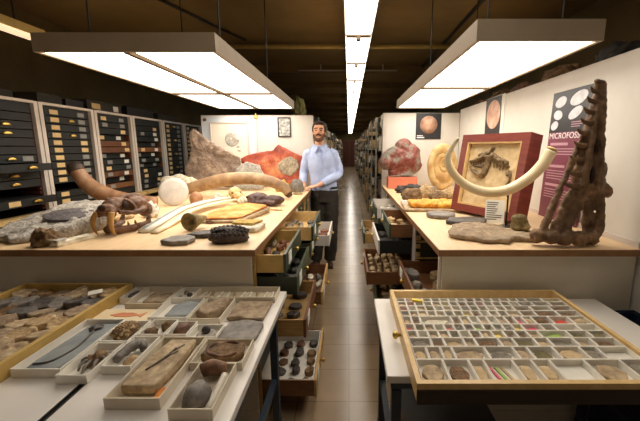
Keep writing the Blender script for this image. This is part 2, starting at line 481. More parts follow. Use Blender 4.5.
# ------------------------------------------------------------------ hanging light boxes
def light_box(x0, x1, y0, y1, ym, zb, cols, label):
    h = 0.095
    t = thing('hanging_light_box', label, 'light', ((x0+x1)/2, (y0+y1)/2, zb))
    cx, cy = (x0+x1)/2, (y0+y1)/2
    X0, X1, Y0, Y1 = x0-cx, x1-cx, y0-cy, y1-cy
    b = MB(); e = 0.02
    b.box(X0, X1, Y0, Y0+e, 0, h).box(X0, X1, Y1-e, Y1, 0, h).box(X0, X0+e, Y0+e, Y1-e, 0, h).box(X1-e, X1, Y0+e, Y1-e, 0, h).box(X0+e, X1-e, Y0+e, Y1-e, h-0.012, h)
    b.build('housing', 'fixture', t)
    xs = [X0+e+(X1-X0-2*e)*i/cols for i in range(cols+1)]
    ys = [Y0+e, ym-cy, Y1-e]
    g = MB()
    for x in xs[1:-1]: g.box(x-0.015, x+0.015, Y0+e, Y1-e, -0.004, 0.02)
    g.box(X0+e, X1-e, ys[1]-0.03, ys[1]+0.03, -0.005, 0.019)
    g.build('divider', 'divider', t)
    for i in range(cols):
        for j in range(2):
            a = 0.031
            MB().box(xs[i]+(a if i else 0.001), xs[i+1]-(a if i < cols-1 else 0.001), ys[j]+(a if j else 0.001), ys[j+1]-(a if j == 0 else 0.001), 0.008, 0.014).build('diffuser', 'diffuser', t)
    for x in (X0+0.14, X1-0.06):
        for y in (Y0+0.25, Y1-1.2):
            r = MB().tube([(x, y, h), (x, y, CEIL-zb)], 0.005, 8).build('hanging_rod', 'steel', t)
            MB().box(x-0.03, x+0.03, y-0.012, y+0.012, h+0.0005, h+0.03).build('bracket', 'steel', r)
    return t
light_box(-1.66, -0.70, 1.93, 4.58, 3.36, 1.99, 2, 'wide hanging light box over left counter with four bright panels')
light_box(0.60, 1.20, 1.74, 4.52, 3.06, 1.99, 1, 'narrow hanging light box over right counter with two bright panels')

# ceiling strip light down the aisle
def strip_unit():
    t = thing('strip_light', 'x', 'light', (0.105, 0, 2.70), group='fluorescent strips above the aisle')
    b = MB()
    b.rings([[(-0.15, y, 0.03), (-0.14, y, 0.035), (-0.06, y, 0.10), (0.06, y, 0.10), (0.14, y, 0.035), (0.15, y, 0.03), (0.145, y, 0.02), (0.06, y, 0.08), (-0.06, y, 0.08), (-0.145, y, 0.02)] for y in (0.0, 1.22)])
    b.build('reflector', 'whitemetal', t)
    MB().box(-0.132, 0.132, 0.03, 1.19, 0.012, 0.022).build('diffuser', 'tube', t)
    for y in (0.012, 1.208):
        MB().box(-0.135, 0.135, y-0.013, y+0.013, 0.002, 0.0225).box(-0.022, 0.022, y-0.012, y+0.012, -0.035, 0.0015).build('lamp_holder', 'divider', t)
    MB().tube([(0, 0.6, 0.10), (0, 0.6, 0.25)], 0.008, 8).build('stem', 'steel', t)
    return t
su = strip_unit()
names = ['fluorescent aisle strip directly over the photographer\'s head', 'fluorescent aisle strip just outside the top of the photo', 'nearest visible white fluorescent strip above the aisle, cut by photo top', 'second visible white fluorescent strip above the aisle',
         'third visible white fluorescent strip above the aisle', 'fourth visible fluorescent strip above the aisle', 'fifth visible fluorescent strip far down the aisle', 'sixth visible fluorescent strip far down the aisle', 'seventh visible fluorescent strip far down the aisle', 'eighth visible fluorescent strip near the end of the aisle', 'farthest small fluorescent strip at the end of the aisle']
for i in range(23):
    o = su if i == 0 else copy_tree(su)
    o.location = (0.105, 0.35+1.25*i, 2.70)
    o['label'] = names[i] if i < 9 else '%s fluorescent strip from the far end of the aisle' % ORD[22-i]

# strip at upper left above cabinets
t = thing('strip_light', 'peach-lit strip light at upper left above the drawer cabinets', 'light', (-2.42, 1.6, 2.30))
MB().box(-0.06, 0.06, 0, 1.28, 0.03, 0.09).build('housing', 'pipe', t)
MB().box(-0.05, 0.05, 0.02, 1.26, 0.015, 0.0295).build('tube', 'warmtube', t)
for y in (0.2, 1.1): MB().tube([(0, y, 0.09), (0, y, CEIL-2.30)], 0.006, 8).build('hanging_rod', 'steel', t)

tag(MB().tube([(-1.9, 5.1, 2.875), (2.4, 5.1, 2.875)], 0.03, 12).tube([(-1.9, 5.1, 2.875), (-1.9, 5.1, CEIL)], 0.03, 12).tube([(2.0, 5.1, 2.875), (2.0, 5.1, CEIL)], 0.02, 10).build('ceiling_pipe', 'pipe', smooth=True), 'yellow-painted pipe running crosswise under the dark ceiling', 'pipe')
tag(MB().tube([(-0.9, 6.45, 2.85), (0.85, 6.45, 2.85)], 0.014, 10).tube([(-0.5, 6.45, 2.85), (-0.5, 6.45, CEIL)], 0.012, 8).tube([(0.6, 6.45, 2.85), (0.6, 6.45, CEIL)], 0.012, 8).build('conduit', 'whitemetal', smooth=True), 'thin pale conduit under the ceiling beyond the yellow pipe', 'pipe')
tag(MB().tube([(-2.0, 3.3, CEIL-0.02), (-1.55, 4.6, CEIL-0.02), (-1.4, 5.0, CEIL-0.02)], 0.016, 8).build('conduit', 'steel', smooth=True), 'dark conduit running diagonally on the ceiling above left light box', 'pipe')
tag(MB().tube([(1.32, 3.0, CEIL-0.02), (1.32, 7.0, CEIL-0.02)], 0.02, 8).build('conduit', 'steel', smooth=True), 'dark conduit on the ceiling above the right light box', 'pipe')

# ------------------------------------------------------------------ tall drawer cabinets on the left
XR = -2.5
bays = [(2.26, 2.86), (2.87, 3.475), (3.485, 4.08), (4.09, 4.74), (4.75, 5.35), (5.36, 5.95)]
bay_labels = ['nearest dark green drawer cabinet at left edge with two drawers pulled out',
              'dark drawer cabinet behind brown tusk, second from left, tan labels down its left',
              'drawer cabinet with mixed brown wooden drawers, third from left, behind the brown tusk',
              'dark drawer cabinet fourth from left, above the white rock',
              'dark drawer cabinet fifth from left with narrow pale label columns',
              'farthest dark drawer cabinet at left, beside the leaning grey rock']
rnd = random.Random(5)
def rack(i, y0, y1, label):
    t = thing('drawer_cabinet', label, 'cabinet', (XR, (y0+y1)/2, 0), group='tall drawer cabinets along the left wall')
    w = (y1-y0)/2
    c = MB()
    c.box(-0.55, -0.02, -w, -w+0.02, 0, 1.84).box(-0.55, -0.02, w-0.02, w, 0, 1.84).box(-0.55, -0.53, -w+0.02, w-0.02, 0, 1.84).box(-0.53, -0.02, -w+0.02, w-0.02, 1.82, 1.84).box(-0.53, -0.02, -w+0.02, w-0.02, 0, 0.03)
    c.box(-0.53, -0.02, -w+0.02, w-0.02, 0.955, 0.985)
    c.build('carcass', 'black', t)
    MB().box(-0.019, 0.012, -w, -w+0.035, 0, 1.86).build('frame_post', 'whitemetal', t)
    MB().box(-0.019, 0.012, w-0.035, w, 0, 1.86).build('frame_post', 'whitemetal', t)
    MB().box(-0.019, 0.012, -w+0.0355, w-0.0355, 1.841, 1.862).build('frame_rail', 'whitemetal', t)
    MB().box(-0.02, 0.10, -w, w, 0.955, 0.985).build('ledge', 'palewood', t)
    r = MB()
    for k in range(26):
        r.box(-0.2, -0.022, w-0.058, w-0.036, 1.0+k*0.032, 1.0+k*0.032+0.016)
    r.box(-0.2, -0.022, w-0.04, w-0.0355, 1.0, 1.83)
    r.build('runner_rack', 'redwood' if i < 3 else 'darkwood', t)
    nd = 13
    zs = [1.005+k*0.0635 for k in range(nd)] + [0.885, 0.815]
    for k, z in enumerate(zs):
        lower = k >= nd
        pull = 0.0
        mm = 'blackgreen'
        if i == 0:
            if k in (1, 5): pull = 0.11
            if k in (0, 2): continue
        if i == 1 and k in (2,): continue
        if i == 2:
            if k in (3, 7, 8): mm = 'orangewood'
            if k in (2, 6, 9): pull = -0.06
            if k == 1: mm = 'darkwood'
        if i == 3:
            if k in (4, 6, 8): pull = -0.05
            if k in (7,): mm = 'darkwood'
        hw = w-0.062
        d = MB().box(-0.40+pull, 0.0+pull-0.021, -hw, hw, z, z+0.045).box(-0.021+pull, pull-0.004, -hw, hw, z-0.002, z+0.054)
        d = d.build('drawer', mm, t)
        fx = pull-0.004
        def lab(yc, wd, m):
            MB().box(fx, fx+0.003, yc-wd/2, yc+wd/2, z+0.008, z+0.045).build('label_card', m, d)
        def cup(yc):
            b = MB(); n = 10
            b.rings([[(fx+math.sin(PI*a/8)*0.022*s, yc+math.cos(PI*q/n)*0.035*s, z+0.018+math.sin(PI*q/n)*0.022*s) for q in range(n+1)] for a, s in ((0, 1.0), (2, 1.0), (4, 0.8))])
            b.build('cup_pull', 'brass', d, True)
        if i == 0:
            if k in (1, 3, 4, 5, 6, 9, 10): cup(0.02 if k not in (1, 5) else 0.06)
            if k in (1, 6): lab(-0.12 if k == 1 else 0.16, 0.09, 'labeltan' if k == 1 else 'labelgrey')
        elif i == 1:
            lab(-0.15, 0.085, 'labeltan')
            if k in (9, 11, 5, 4): cup(0.02)
            lab(0.15, 0.08, 'labelgrey' if k not in (8, 7) else 'labeltan')
        elif i in (2, 3):
            if rnd.random() < 0.75: lab(-0.15+rnd.uniform(-.02, .02), 0.075, rnd.choice(['labelgrey', 'labeltan', 'labelgrey']))
            if rnd.random() < 0.8: lab(0.14+rnd.uniform(-.03, .03), 0.075, rnd.choice(['labelwhite', 'labelgrey', 'labeltan']))
        else:
            lab(-0.16, 0.075, 'labeltan'); lab(0.13, 0.08, 'labelgrey')
            if k % 3 == 0: cup(0.0)
    return t
for i, (y0, y1) in enumerate(bays): rack(i, y0, y1, bay_labels[i])

bx = [(2.30, 2.74, 0.05, 'darkbox', 'low dark box on top of the nearest drawer cabinet'), (2.95, 3.20, 0.07, 'darkbox', 'dark box on top of second drawer cabinet, left of two'), (3.24, 3.45, 0.055, 'black', 'low black box on top of second drawer cabinet, right of two'),
      (3.50, 4.02, 0.09, 'darkbox', 'long dark box with two label cards on top of third drawer cabinet'), (4.12, 4.66, 0.10, 'black', 'black box on top of fourth drawer cabinet from left'), (4.78, 5.3, 0.08, 'darkbox', 'dark box on top of fifth drawer cabinet from left')]
for y0, y1, h, m, lb in bx:
    t = thing('storage_box', lb, 'box', (-2.72, (y0+y1)/2, 1.863), group='boxes on the left drawer cabinets')
    w = (y1-y0)/2
    MB().box(-0.16, 0.16, -w, w, 0, h).build('box_body', m, t)
    MB().box(-0.165, 0.165, -w-0.004, w+0.004, h+0.0005, h+0.014).build('lid', m, t)
    if 'label' in lb:
        MB().box(0.1605, 0.163, -0.2, -0.08, 0.02, 0.075).build('label_card', 'labeltan', t)
        MB().box(0.1605, 0.163, 0.12, 0.2, 0.02, 0.075).build('label_card', 'labelwhite', t)

# ------------------------------------------------------------------ counters
def counter(side, x_in, x_out, label_top, label_end):
    t = thing('worktop', label_top, 'worktop', ((x_in+x_out)/2, (1.63+YB)/2, ZC))
    w = abs(x_out-x_in)/2; l = (YB-1.63)/2
    MB().box(-w, w, -l+0.004, l, -0.032, 0).build('board', 'worktop', t)
    s = 1 if x_in < 0 else -1
    MB().box(-w, w, -l, -l+0.0035, -0.033, -0.0005).box(s*w, s*(w+0.004), -l, l, -0.033, -0.0005).build('shaded_edge', 'edge', t)
    xi = x_in+(-0.025 if x_in < 0 else 0.025)
    e = thing('counter_end_panel', label_end, 'panel', ((xi+x_out)/2, 1.655, 0))
    w = abs(x_out-xi)/2
    MB().box(-w, w, 0, 0.02, 0, ZC-0.034).build('panel', 'endpanel', e)
    MB().box(-w, w, -0.006, -0.0005, 0.0, 0.09).build('plinth', 'endpanel', e)
counter('l', -0.465, -2.0, 'long pale wooden worktop on the left holding tusks and skulls', 'grey-white painted panel closing the near end of left counter')
counter('r', 0.445, 1.437, 'long pale wooden worktop on the right holding ammonite and tall skull', 'grey-white painted panel closing the near end of right counter')

LEVELS = [0.855, 0.735, 0.615, 0.495, 0.375, 0.255, 0.135]
OPEN = {}     # (side, unit, level) -> (x_front, y0, y1, zfloor)
def cabinet_unit(side, u, y0, y1, pulls, label, styles=None, missing=(), runners=False):
    s = 1 if side == 'L' else -1                       # +1: aisle towards +X
    xf = -0.49 if side == 'L' else 0.47
    t = thing('counter_cabinet', label, 'cabinet', (xf, (y0+y1)/2, 0), rz=0 if s == 1 else PI, group='drawer cabinets under the left counter' if side == 'L' else 'drawer cabinets under the right counter')
    w = (y1-y0)/2
    D = 0.62
    c = MB().box(-D, 0, -w, -w+0.014, 0, 0.965).box(-D, 0, w-0.014, w, 0, 0.965).box(-D, -D+0.014, -w+0.014, w-0.014, 0, 0.965).box(-D+0.014, 0, -w+0.014, w-0.014, 0, 0.10)
    c.build('carcass', 'carcass', t)
    for ya, yb in ((-w, -w+0.02), (w-0.02, w)): MB().box(0.0005, 0.012, ya, yb, 0, 0.965).build('frame_post', 'whitemetal' if side == 'R' else 'woodside', t)
    if runners:
        for yy in (-w+0.0145, w-0.0265):
            r = MB()
            for z in LEVELS: r.box(-D+0.02, -0.002, yy, yy+0.012, z-0.012, z-0.002)
            for k in range(12): r.box(-0.03, -0.002, yy, yy+0.012, 0.2+k*0.06, 0.23+k*0.06)
            r.build('runner_rack', 'palewood', t)
    hw = w-0.027
    for l, z in enumerate(LEVELS):
        if l in missing: continue
        p = pulls.get(l, 0.0)
        st = (styles or {}).get(l, ('woodside', 'greenfront'))
        H = 0.095
        L = 0.5
        b = MB().box(p-L, p-0.014, -hw, hw, z, z+0.006)
        b.box(p-L, p-0.014, -hw, -hw+0.01, z+0.006, z+H).box(p-L, p-0.014, hw-0.01, hw, z+0.006, z+H).box(p-L, p-L+0.01, -hw+0.01, hw-0.01, z+0.006, z+H)
        dr = b.build('drawer', st[0], t)
        MB().box(p-0.0135, p, -hw-0.006, hw+0.006, z-0.003, z+H+0.006).build('drawer_front', st[1], dr)
        if p > 0 or l < 4:
            MB().lathe([(0.004, 0), (0.006, 0.012), (0.013, 0.018), (0.013, 0.026), (0.004, 0.031)], 14, Matrix.Translation((p+0.0003, -hw*0.1, z+0.055)) @ Matrix.Rotation(PI/2, 4, 'Y')).build('knob', 'brass', dr, True)
            MB().box(p+0.0003, p+0.003, -hw*0.75, -hw*0.42, z+0.02, z+0.085).build('label_card', 'labelwhite', dr)
        if (side, u, l) == ('L', 1, 6):
            MB().tray(p-.36, p-.02, -hw+.014, hw-.014, z+.0065, .085, .004, .003).build('drawer_lining', 'cardboard', dr)
        if p > 0: OPEN[(side, u, l)] = (xf+s*p, y0+0.05, y1-0.05, z+(0.0100 if (side, u, l) == ('L', 1, 6) else 0.0065), s, p)
    return t
G = 'greenfront'
cabinet_unit('L', 1, 1.68, 2.29, {0: .165, 1: .22, 3: .26, 6: .31}, 'nearest cabinet under left counter with four drawers pulled out', {0: ('yellowwood', G), 1: ('carcass', G), 3: ('woodside', 'darkwood'), 6: ('darkwood', 'woodside')})
cabinet_unit('L', 2, 2.32, 2.99, {0: .24, 1: .22, 2: .18, 4: .30, 5: .17}, 'second cabinet under left counter with green drawers and wooden drawer pulled out', {0: ('palewood', G), 1: ('carcass', G), 2: ('carcass', G), 4: ('darkwood', 'woodside'), 5: ('woodside', 'darkwood')})
cabinet_unit('L', 3, 3.02, 3.68, {2: .31}, 'third cabinet under left counter with one pale tray drawer pulled far out', {2: ('whitemetal', 'whitemetal')})
cabinet_unit('L', 4, 3.71, 4.03, {}, 'farthest cabinet under left counter beside the man, drawers shut')
cabinet_unit('R', 1, 1.68, 2.36, {2: .12, 5: .1}, 'nearest cabinet under right counter with open runners and drawer of grey rocks', {2: ('darkwood', 'darkwood'), 5: ('woodside', G)}, missing=(0, 1, 3, 4), runners=True)
cabinet_unit('R', 2, 2.40, 3.06, {0: .18, 1: .26, 3: .34, 5: .26}, 'second cabinet under right counter with four drawers pulled out', {0: ('darkwood', G), 1: ('blackgreen', 'whitemetal'), 3: ('darkwood', 'darkwood'), 5: ('woodside', G)}, missing=(2,))
cabinet_unit('R', 3, 3.10, 3.76, {0: .225, 1: .20, 2: .335}, 'third cabinet under right counter with pale green drawer pulled out at top', {0: ('whitemetal', G), 1: ('carcass', G), 2: ('woodside', G)})
cabinet_unit('R', 4, 3.79, 4.45, {}, 'farthest cabinet under right counter below the red agate')

def fill(key, spec, where, grp, cols, rows, seed, size=None, thick=(.02, .045), x_reach=None, flat=.6, name='fossil_specimen', cat='fossil'):
    xf, y0, y1, z, s, p = OPEN[key]
    r = random.Random(seed)
    reach = x_reach or min(p+0.03, 0.46)
    xa = xf-s*0.022; xb = xf-s*reach
    lo, hi = min(xa, xb), max(xa, xb)
    cw = (hi-lo)/cols; ch = (y1-y0)/rows
    k = 0
    side = 'aisle side'
    for j in range(rows):
        for i in range(cols):
            m, desc = spec[(r.randrange(len(spec)))]
            sx = cw*r.uniform(.6, .95); sy = ch*r.uniform(.6, .95)
            h = r.uniform(*thick)
            pos = (lo+cw*(i+.5)+r.uniform(-.5, .5)*(cw-sx), y0+ch*(j+.5)+r.uniform(-.5, .5)*(ch-sy), z)
            rz = r.uniform(-.35, .35)
            col_txt = '' if cols == 1 else (', %s from left' % ORD[i])
            lb = '%s, %s row%s, %s' % (desc, ORD[j], col_txt, where)
            if r.random() < flat:
                o = slab(name, m, rough_poly(sx/2.2, sy/2.2, seed*31+k, 7), h*.7, pos, seed*7+k, lb, cat, grp, n=32, rz=rz, jag=.12)
            else:
                o = rock(name, m, (sx, sy, h), pos, seed*13+k, lb, cat, grp, sub=2, rz=rz, amp=.34, freq=2)
            k += 1
GR = [('slate', 'grey stone'), ('slatedark', 'dark stone'), ('greyrock', 'pale grey stone')]
TN = [('tanrock', 'tan stone'), ('beigerock', 'beige stone'), ('boneyellow', 'yellowish bone')]
fill(('L', 1, 0), GR+[('brownrock', 'brown stone'), ('redwoodstone', 'reddish stone')], 'nearest top left drawer', 'stones in the nearest top left drawer', 3, 5, 3)
fill(('L', 1, 1), GR[:2], 'dark drawer below nearest top left', 'stones in the dark left drawer', 2, 4, 4)
fill(('L', 1, 3), [('slate', 'grey shell-like stone'), ('slatedark', 'dark shell-like stone')], 'wooden middle drawer at left', 'stones in the wooden middle drawer', 2, 4, 5, flat=.9)
fill(('L', 1, 6), [('brownrock', 'brown stone'), ('slatedark', 'dark stone'), ('bonebrown', 'dark brown stone')], 'floor-level left drawer', 'stones in the floor-level drawer', 3, 5, 6, x_reach=0.28, flat=.9)
fill(('L', 2, 0), GR+[('whiterock', 'white stone')], 'pale-sided second top left drawer', 'stones in the second top left drawer', 3, 4, 7)
fill(('L', 2, 1), GR[:2], 'green drawer below pale-sided one', 'stones in the green left drawer', 2, 4, 8)
fill(('L', 2, 2), GR[1:2], 'third green drawer at left', 'stones in the third green left drawer', 1, 3, 18)
fill(('L', 2, 4), GR+[('whiterock', 'white stone')], 'low brown drawer near man\'s feet', 'stones in the low brown drawer', 3, 3, 9, x_reach=.26)
fill(('L', 2, 5), GR, 'lowest drawer below brown one', 'stones in the lowest second drawer', 1, 3, 19)
fill(('L', 3, 2), [('redwoodstone', 'reddish stone'), ('whiterock', 'white stone')], 'pale tray drawer before the man', 'stones in the pale tray drawer', 2, 4, 10, x_reach=.26)
fill(('R', 1, 2), [('greyrock', 'grey rock'), ('slate', 'dark grey rock'), ('tanrock', 'tan rock')], 'brown drawer behind divided tray', 'rocks in the near right drawer', 3, 3, 11, thick=(.06, .085), x_reach=.44)
fill(('R', 1, 5), GR, 'low green near right drawer', 'rocks in the low right drawer', 1, 3, 21)
fill(('R', 2, 0), TN, 'upper drawer, second right cabinet', 'bones in the upper second right drawer', 2, 4, 12)
fill(('R', 2, 1), GR[1:2], 'white-rimmed right drawer', 'stones in white-rimmed right drawer', 2, 3, 13)
fill(('R', 2, 3), [('tanrock', 'tan lump'), ('beigerock', 'pale lump')], 'low brown right drawer', 'tan lumps in low right drawer', 5, 7, 14, x_reach=.33, thick=(.07, .11), flat=1)
fill(('R', 2, 5), GR+TN, 'lowest second right drawer', 'stones in lowest right drawer', 2, 3, 22)
fill(('R', 3, 0), [('whiterock', 'white stone'), ('palerock', 'pale grey stone')], 'pale far top right drawer', 'stones in pale top right drawer', 2, 4, 15)
fill(('R', 3, 1), TN, 'second drawer, third right cabinet', 'bones in second drawer of third cabinet', 1, 4, 16)
fill(('R', 3, 2), [('tan_specimen', 'small tan stone'), ('olive_specimen', 'small olive stone')], 'far drawer out in aisle', 'small stones in far right drawer', 4, 6, 17, x_reach=.33, thick=(.015, .03))
# white lining sheet in floor drawer is left to the drawer itself

# ------------------------------------------------------------------ things on the left counter
Z = ZC + 0.0008
# grey block with dark oval fossil
t = thing('fossil_block', 'pale grey rock slab with dark oval fossil at near left end of counter', 'fossil', (-1.725, 1.98, Z))
t.scale = (.9, .92, 1.0)
poly = [(-0.20, -0.22), (-0.02, -0.27), (0.16, -0.20), (0.24, -0.05), (0.27, 0.16), (0.16, 0.24), (-0.05, 0.22), (-0.16, 0.08), (-0.24, -0.08)]
slab('rock_base', 'palerock', poly, 0.10, (0, 0, 0), 3, parent=t, rough=0.014, tilt=(0.02, 0.27), n=90, jag=0.1, freq=18)
slab('oval_fossil', 'darkfossil', oval(0.135, 0.085), 0.014, (0.10, 0.0, 0.103), 4, parent=t, rough=0.002, rot=(R(15), R(-1.2), R(24)), n=40)
for k, (x, y, s) in enumerate([(-0.2, -0.28, .05), (-0.13, -0.30, .035)]):
    rock('crust', 'slatedark', (s*1.6, s, s*1.4), (x, y, 0.0), 60+k, parent=t)
t = thing('mounting_block', 'long white plaster bar in front of the pale grey slab', 'block', (-1.465, 1.775, Z), rz=R(-14))
MB().box(-0.03, 0.03, -0.10, 0.10, 0, 0.022).build('bar', 'whiterock', t, bevel=.002)
MB().prism([(-0.03, -0.10), (0.03, -0.10), (0.03, -0.06), (0.0, -0.03)], 0.0225, 0.035).build('end_chip', 'palerock', t)
rock('rock_chunk', 'brownrock', (0.13, 0.12, 0.095), (-1.555, 1.712, Z), 8, 'rough brown rock chunk against the pale grey slab', 'rock', amp=.3, freq=2.2)

# brown tusk with a blackened end
t = thing('tusk', 'thick brown tusk with blackened tip rising at left, in front of drawer cabinets', 'tusk', (-1.8, 2.75, Z))
pts = [(-0.365, 0.0, 0.325), (-0.33, 0, 0.265), (-0.28, 0, 0.20), (-0.20, 0, 0.145), (-0.08, 0.01, 0.095), (0.06, 0.02, 0.065), (0.15, 0.03, 0.058), (0.22, 0.04, 0.054)]
rad = [.052, .055, .06, .062, .062, .06, .055, .048]
MB().tube(pts, rad, 16, sub=5).build('tusk_shaft', 'browntusk', t, True)
b = MB().tube([(-0.355, 0, 0.31), (-0.375, 0, 0.345), (-0.392, -0.005, 0.375)], [.057, .056, .035], 16, sub=4)
for v in b.bm.verts: v.co += v.co.normalized()*0.014*noise.noise(v.co*40)
b.build('broken_tip', 'tusktip', t, True)

# sabre-toothed skull
t = thing('sabretooth_skull', 'brown sabre-toothed cat skull with two long amber canines', 'skull', (-1.365, 2.01, Z), rz=R(-6))
b = MB()
b.ball((0.035, 0.10, 0.145), (0.058, 0.085, 0.06)).ball((0.0, -0.02, 0.165), (0.058, 0.075, 0.045), (R(14), 0, 0)).ball((0.0, -0.085, 0.145), (0.055, 0.04, 0.038))
for s in (-1, 1):
    b.tube([(s*.055, -.06, .13), (s*.095, .0, .118), (s*.098, .06, .122), (s*.062+.02, .12, .13)], .014, 10, sub=4)
    b.tube([(s*.05, -.01, .20), (s*.082, .015, .165), (s*.09, .02, .125)], [.012, .011, .012], 8, sub=3)
    b.ball((s*.042, -.098, .128), (.022, .022, .026))
b.tube([(.01, .02, .205), (.03, .12, .205), (.045, .185, .165)], [.010, .014, .018], 8, sub=3)
b.ball((.05, .16, .11), (.045, .04, .05))
cran = b.fuse('cranium', 'bonebrown', t, .006, 1, disp=.004)
for s in (-1, 1):
    MB().ball((s*.062, -.018, .166), (0.014, 0.022, 0.022)).build('eye_socket', 'socket', cran, True)
MB().ball((0, -0.116, 0.162), (0.024, 0.012, 0.020)).build('nose_opening', 'socket', cran, True)
for s in (-1, 1):
    MB().tube([(s*.046, -.105, .135), (s*.053, -.128, .095), (s*.056, -.128, .05), (s*.054, -.105, .003)], [.0175, .0165, .012, .003], 10, sub=4, squash=.8).build('canine', 'canine', t, True)
b = MB().tube([(-.085, .13, .035), (-.06, .03, .024), (-.035, -.055, .026), (0, -.075, .034), (.035, -.055, .026), (.07, .03, .024), (.10, .13, .035)], [.016, .02, .022, .026, .022, .02, .016], 10, sub=4)
b.tube([(-.08, .11, .03), (-.082, .135, .08)], [.018, .010], 8).tube([(.095, .11, .03), (.097, .135, .08)], [.018, .010], 8)
jaw = b.fuse('lower_jaw', 'bonebrown', t, .006, 1, disp=.003)
for x, y in [(-.018, -.07), (0, -.075), (.018, -.07), (-.05, .0), (.055, .0), (-.062, .04), (.07, .04)]:
    MB().tube([(x, y, .045), (x, y-.004, .068)], [.008, .002], 8).build('tooth', 'canine', jaw, True)

rock('rock_chunk', 'whiterock', (0.46, 0.2, 0.20), (-1.98, 4.0, Z), 14, 'large whitish rock behind round white shell disc', 'rock', amp=.22, freq=2, rz=.1)
rock('fossil_bone', 'bonewhite', (0.13, 0.11, 0.12), (-1.44, 2.46, Z), 16, 'small cream bone lump between the sabre-toothed skull and white disc', 'bone', amp=.35, freq=2.5)
o = MB().lathe([(0.001, -0.012), (0.09, -0.012), (0.118, -0.007), (0.122, 0), (0.118, 0.007), (0.09, 0.012), (0.03, 0.016), (0.001, 0.017)], 36).build('shell_disc', 'whitedisc', None, True, (-1.52, 2.97, Z+0.119), (R(76), 0, R(12)))
tag(o, 'round white shell disc standing on edge before whitish rock', 'shell')
o = rock('round_stone', 'ballbrown', (0.115, 0.115, 0.105), (-1.39, 3.11, Z), 3, 'smooth round brown stone beside big grey-brown tusk', 'stone', amp=.03)

# big weathered tusk
t = thing('tusk', 'big grey-brown arched tusk lying across middle of the left counter', 'tusk', (-1.10, 3.46, Z))
t.scale = (1.07, 1.07, 1.07)
pts = [(-0.68, 0.16, 0.05), (-0.52, 0.10, 0.075), (-0.33, 0.05, 0.125), (-0.13, 0.0, 0.17), (0.10, -0.02, 0.185), (0.29, -0.04, 0.16), (0.42, -0.06, 0.105), (0.475, -0.08, 0.045)]
MB().tube(pts, [.05, .055, .06, .06, .058, .052, .046, .04], 16, sub=5).build('tusk_shaft', 'greytusk', t, True)
MB().tube([(0.468, -0.078, 0.052), (0.49, -0.085, 0.022)], [.041, .022], 14).build('dark_end', 'tusktip', t, True)

# sword-like white bone
t = thing('long_bone', 'long white curved bone with grey groove pointing toward the camera', 'bone', (-1.15, 2.63, Z))
def ribbon(cl, w0, z, hh):
    b = MB(); rows = []
    for i, (x, y, w, zz) in enumerate(cl):
        if i < len(cl)-1: d = Vector((cl[i+1][0]-x, cl[i+1][1]-y, 0)).normalized()
        nrm = Vector((-d.y, d.x, 0))
        c = Vector((x, y, zz))
        rows.append([c-nrm*w, c-nrm*w*.9+Vector((0, 0, hh*.8)), c-nrm*w*.35+Vector((0, 0, hh)), c+nrm*w*.35+Vector((0, 0, hh)), c+nrm*w*.9+Vector((0, 0, hh*.8)), c+nrm*w])
    return b.rings(rows)
cl = [(-0.055, -0.66, .034, .002), (-0.07, -0.50, .04, .012), (-0.09, -0.30, .042, .024), (-0.11, -0.08, .042, .034), (-0.06, 0.16, .04, .042), (0.01, 0.32, .034, .044), (0.07, 0.44, .026, .04)]
ribbon(cl, 0, 0, .024).build('bone_blade', 'bonewhite', t, True)
cl2 = [(x-.002, y, .009, z+.0245) for x, y, w, z in cl[:6]]
ribbon(cl2, 0, 0, .003).build('groove', 'slateblue', t, True)
cl3 = [(x+.075, y-.02, w*.7, max(z-.008, .001)) for x, y, w, z in cl]
ribbon(cl3, 0, 0, .016).build('lower_blade', 'ivory', t, True)

# small yellowish skull (mid counter)
t = thing('small_skull', 'small yellowish mammal skull with open mouth in middle of left counter', 'skull', (-1.06, 3.22, Z), rz=R(30))
b = MB().ball((0, 0.05, 0.075), (.06, .08, .055)).ball((0, -0.05, 0.06), (.04, .07, .035)).tube([(-.05, -.03, .045), (-.075, .03, .05), (-.05, .09, .06)], .012, 8, sub=3).tube([(.05, -.03, .045), (.075, .03, .05), (.05, .09, .06)], .012, 8, sub=3)
b.tube([(-.03, .08, .02), (-.035, -.03, .014), (0, -.10, .018), (.035, -.03, .014), (.03, .08, .02)], .013, 8, sub=4)
b.ball((-.03, .1, .045), .03).ball((.03, .1, .045), .03)
cr = b.fuse('cranium', 'boneyellow', t, .006, 1, disp=.006, dscale=40)
for x in (-.037, .037): MB().ball((x, -.012, .082), (.009, .014, .011)).build('eye_socket', 'bonebrown', cr, True)
rock('fossil_bone', 'bonewhite', (0.11, 0.10, 0.08), (-1.235, 3.24, Z), 41, 'small white bone fragment left of the yellowish skull', 'bone', amp=.4, freq=2.5)
rock('fossil_bone', 'boneyellow', (0.14, 0.13, 0.075), (-.86, 3.32, Z), 42, 'knobbly yellow bone mass right of the yellowish skull', 'bone', amp=.4, freq=2.5)
rock('fossil_bone', 'whiterock', (0.12, 0.12, 0.07), (-0.945, 3.06, Z), 43, 'white bone lump between yellowish skull and dark skull', 'bone', amp=.35, freq=2.2)

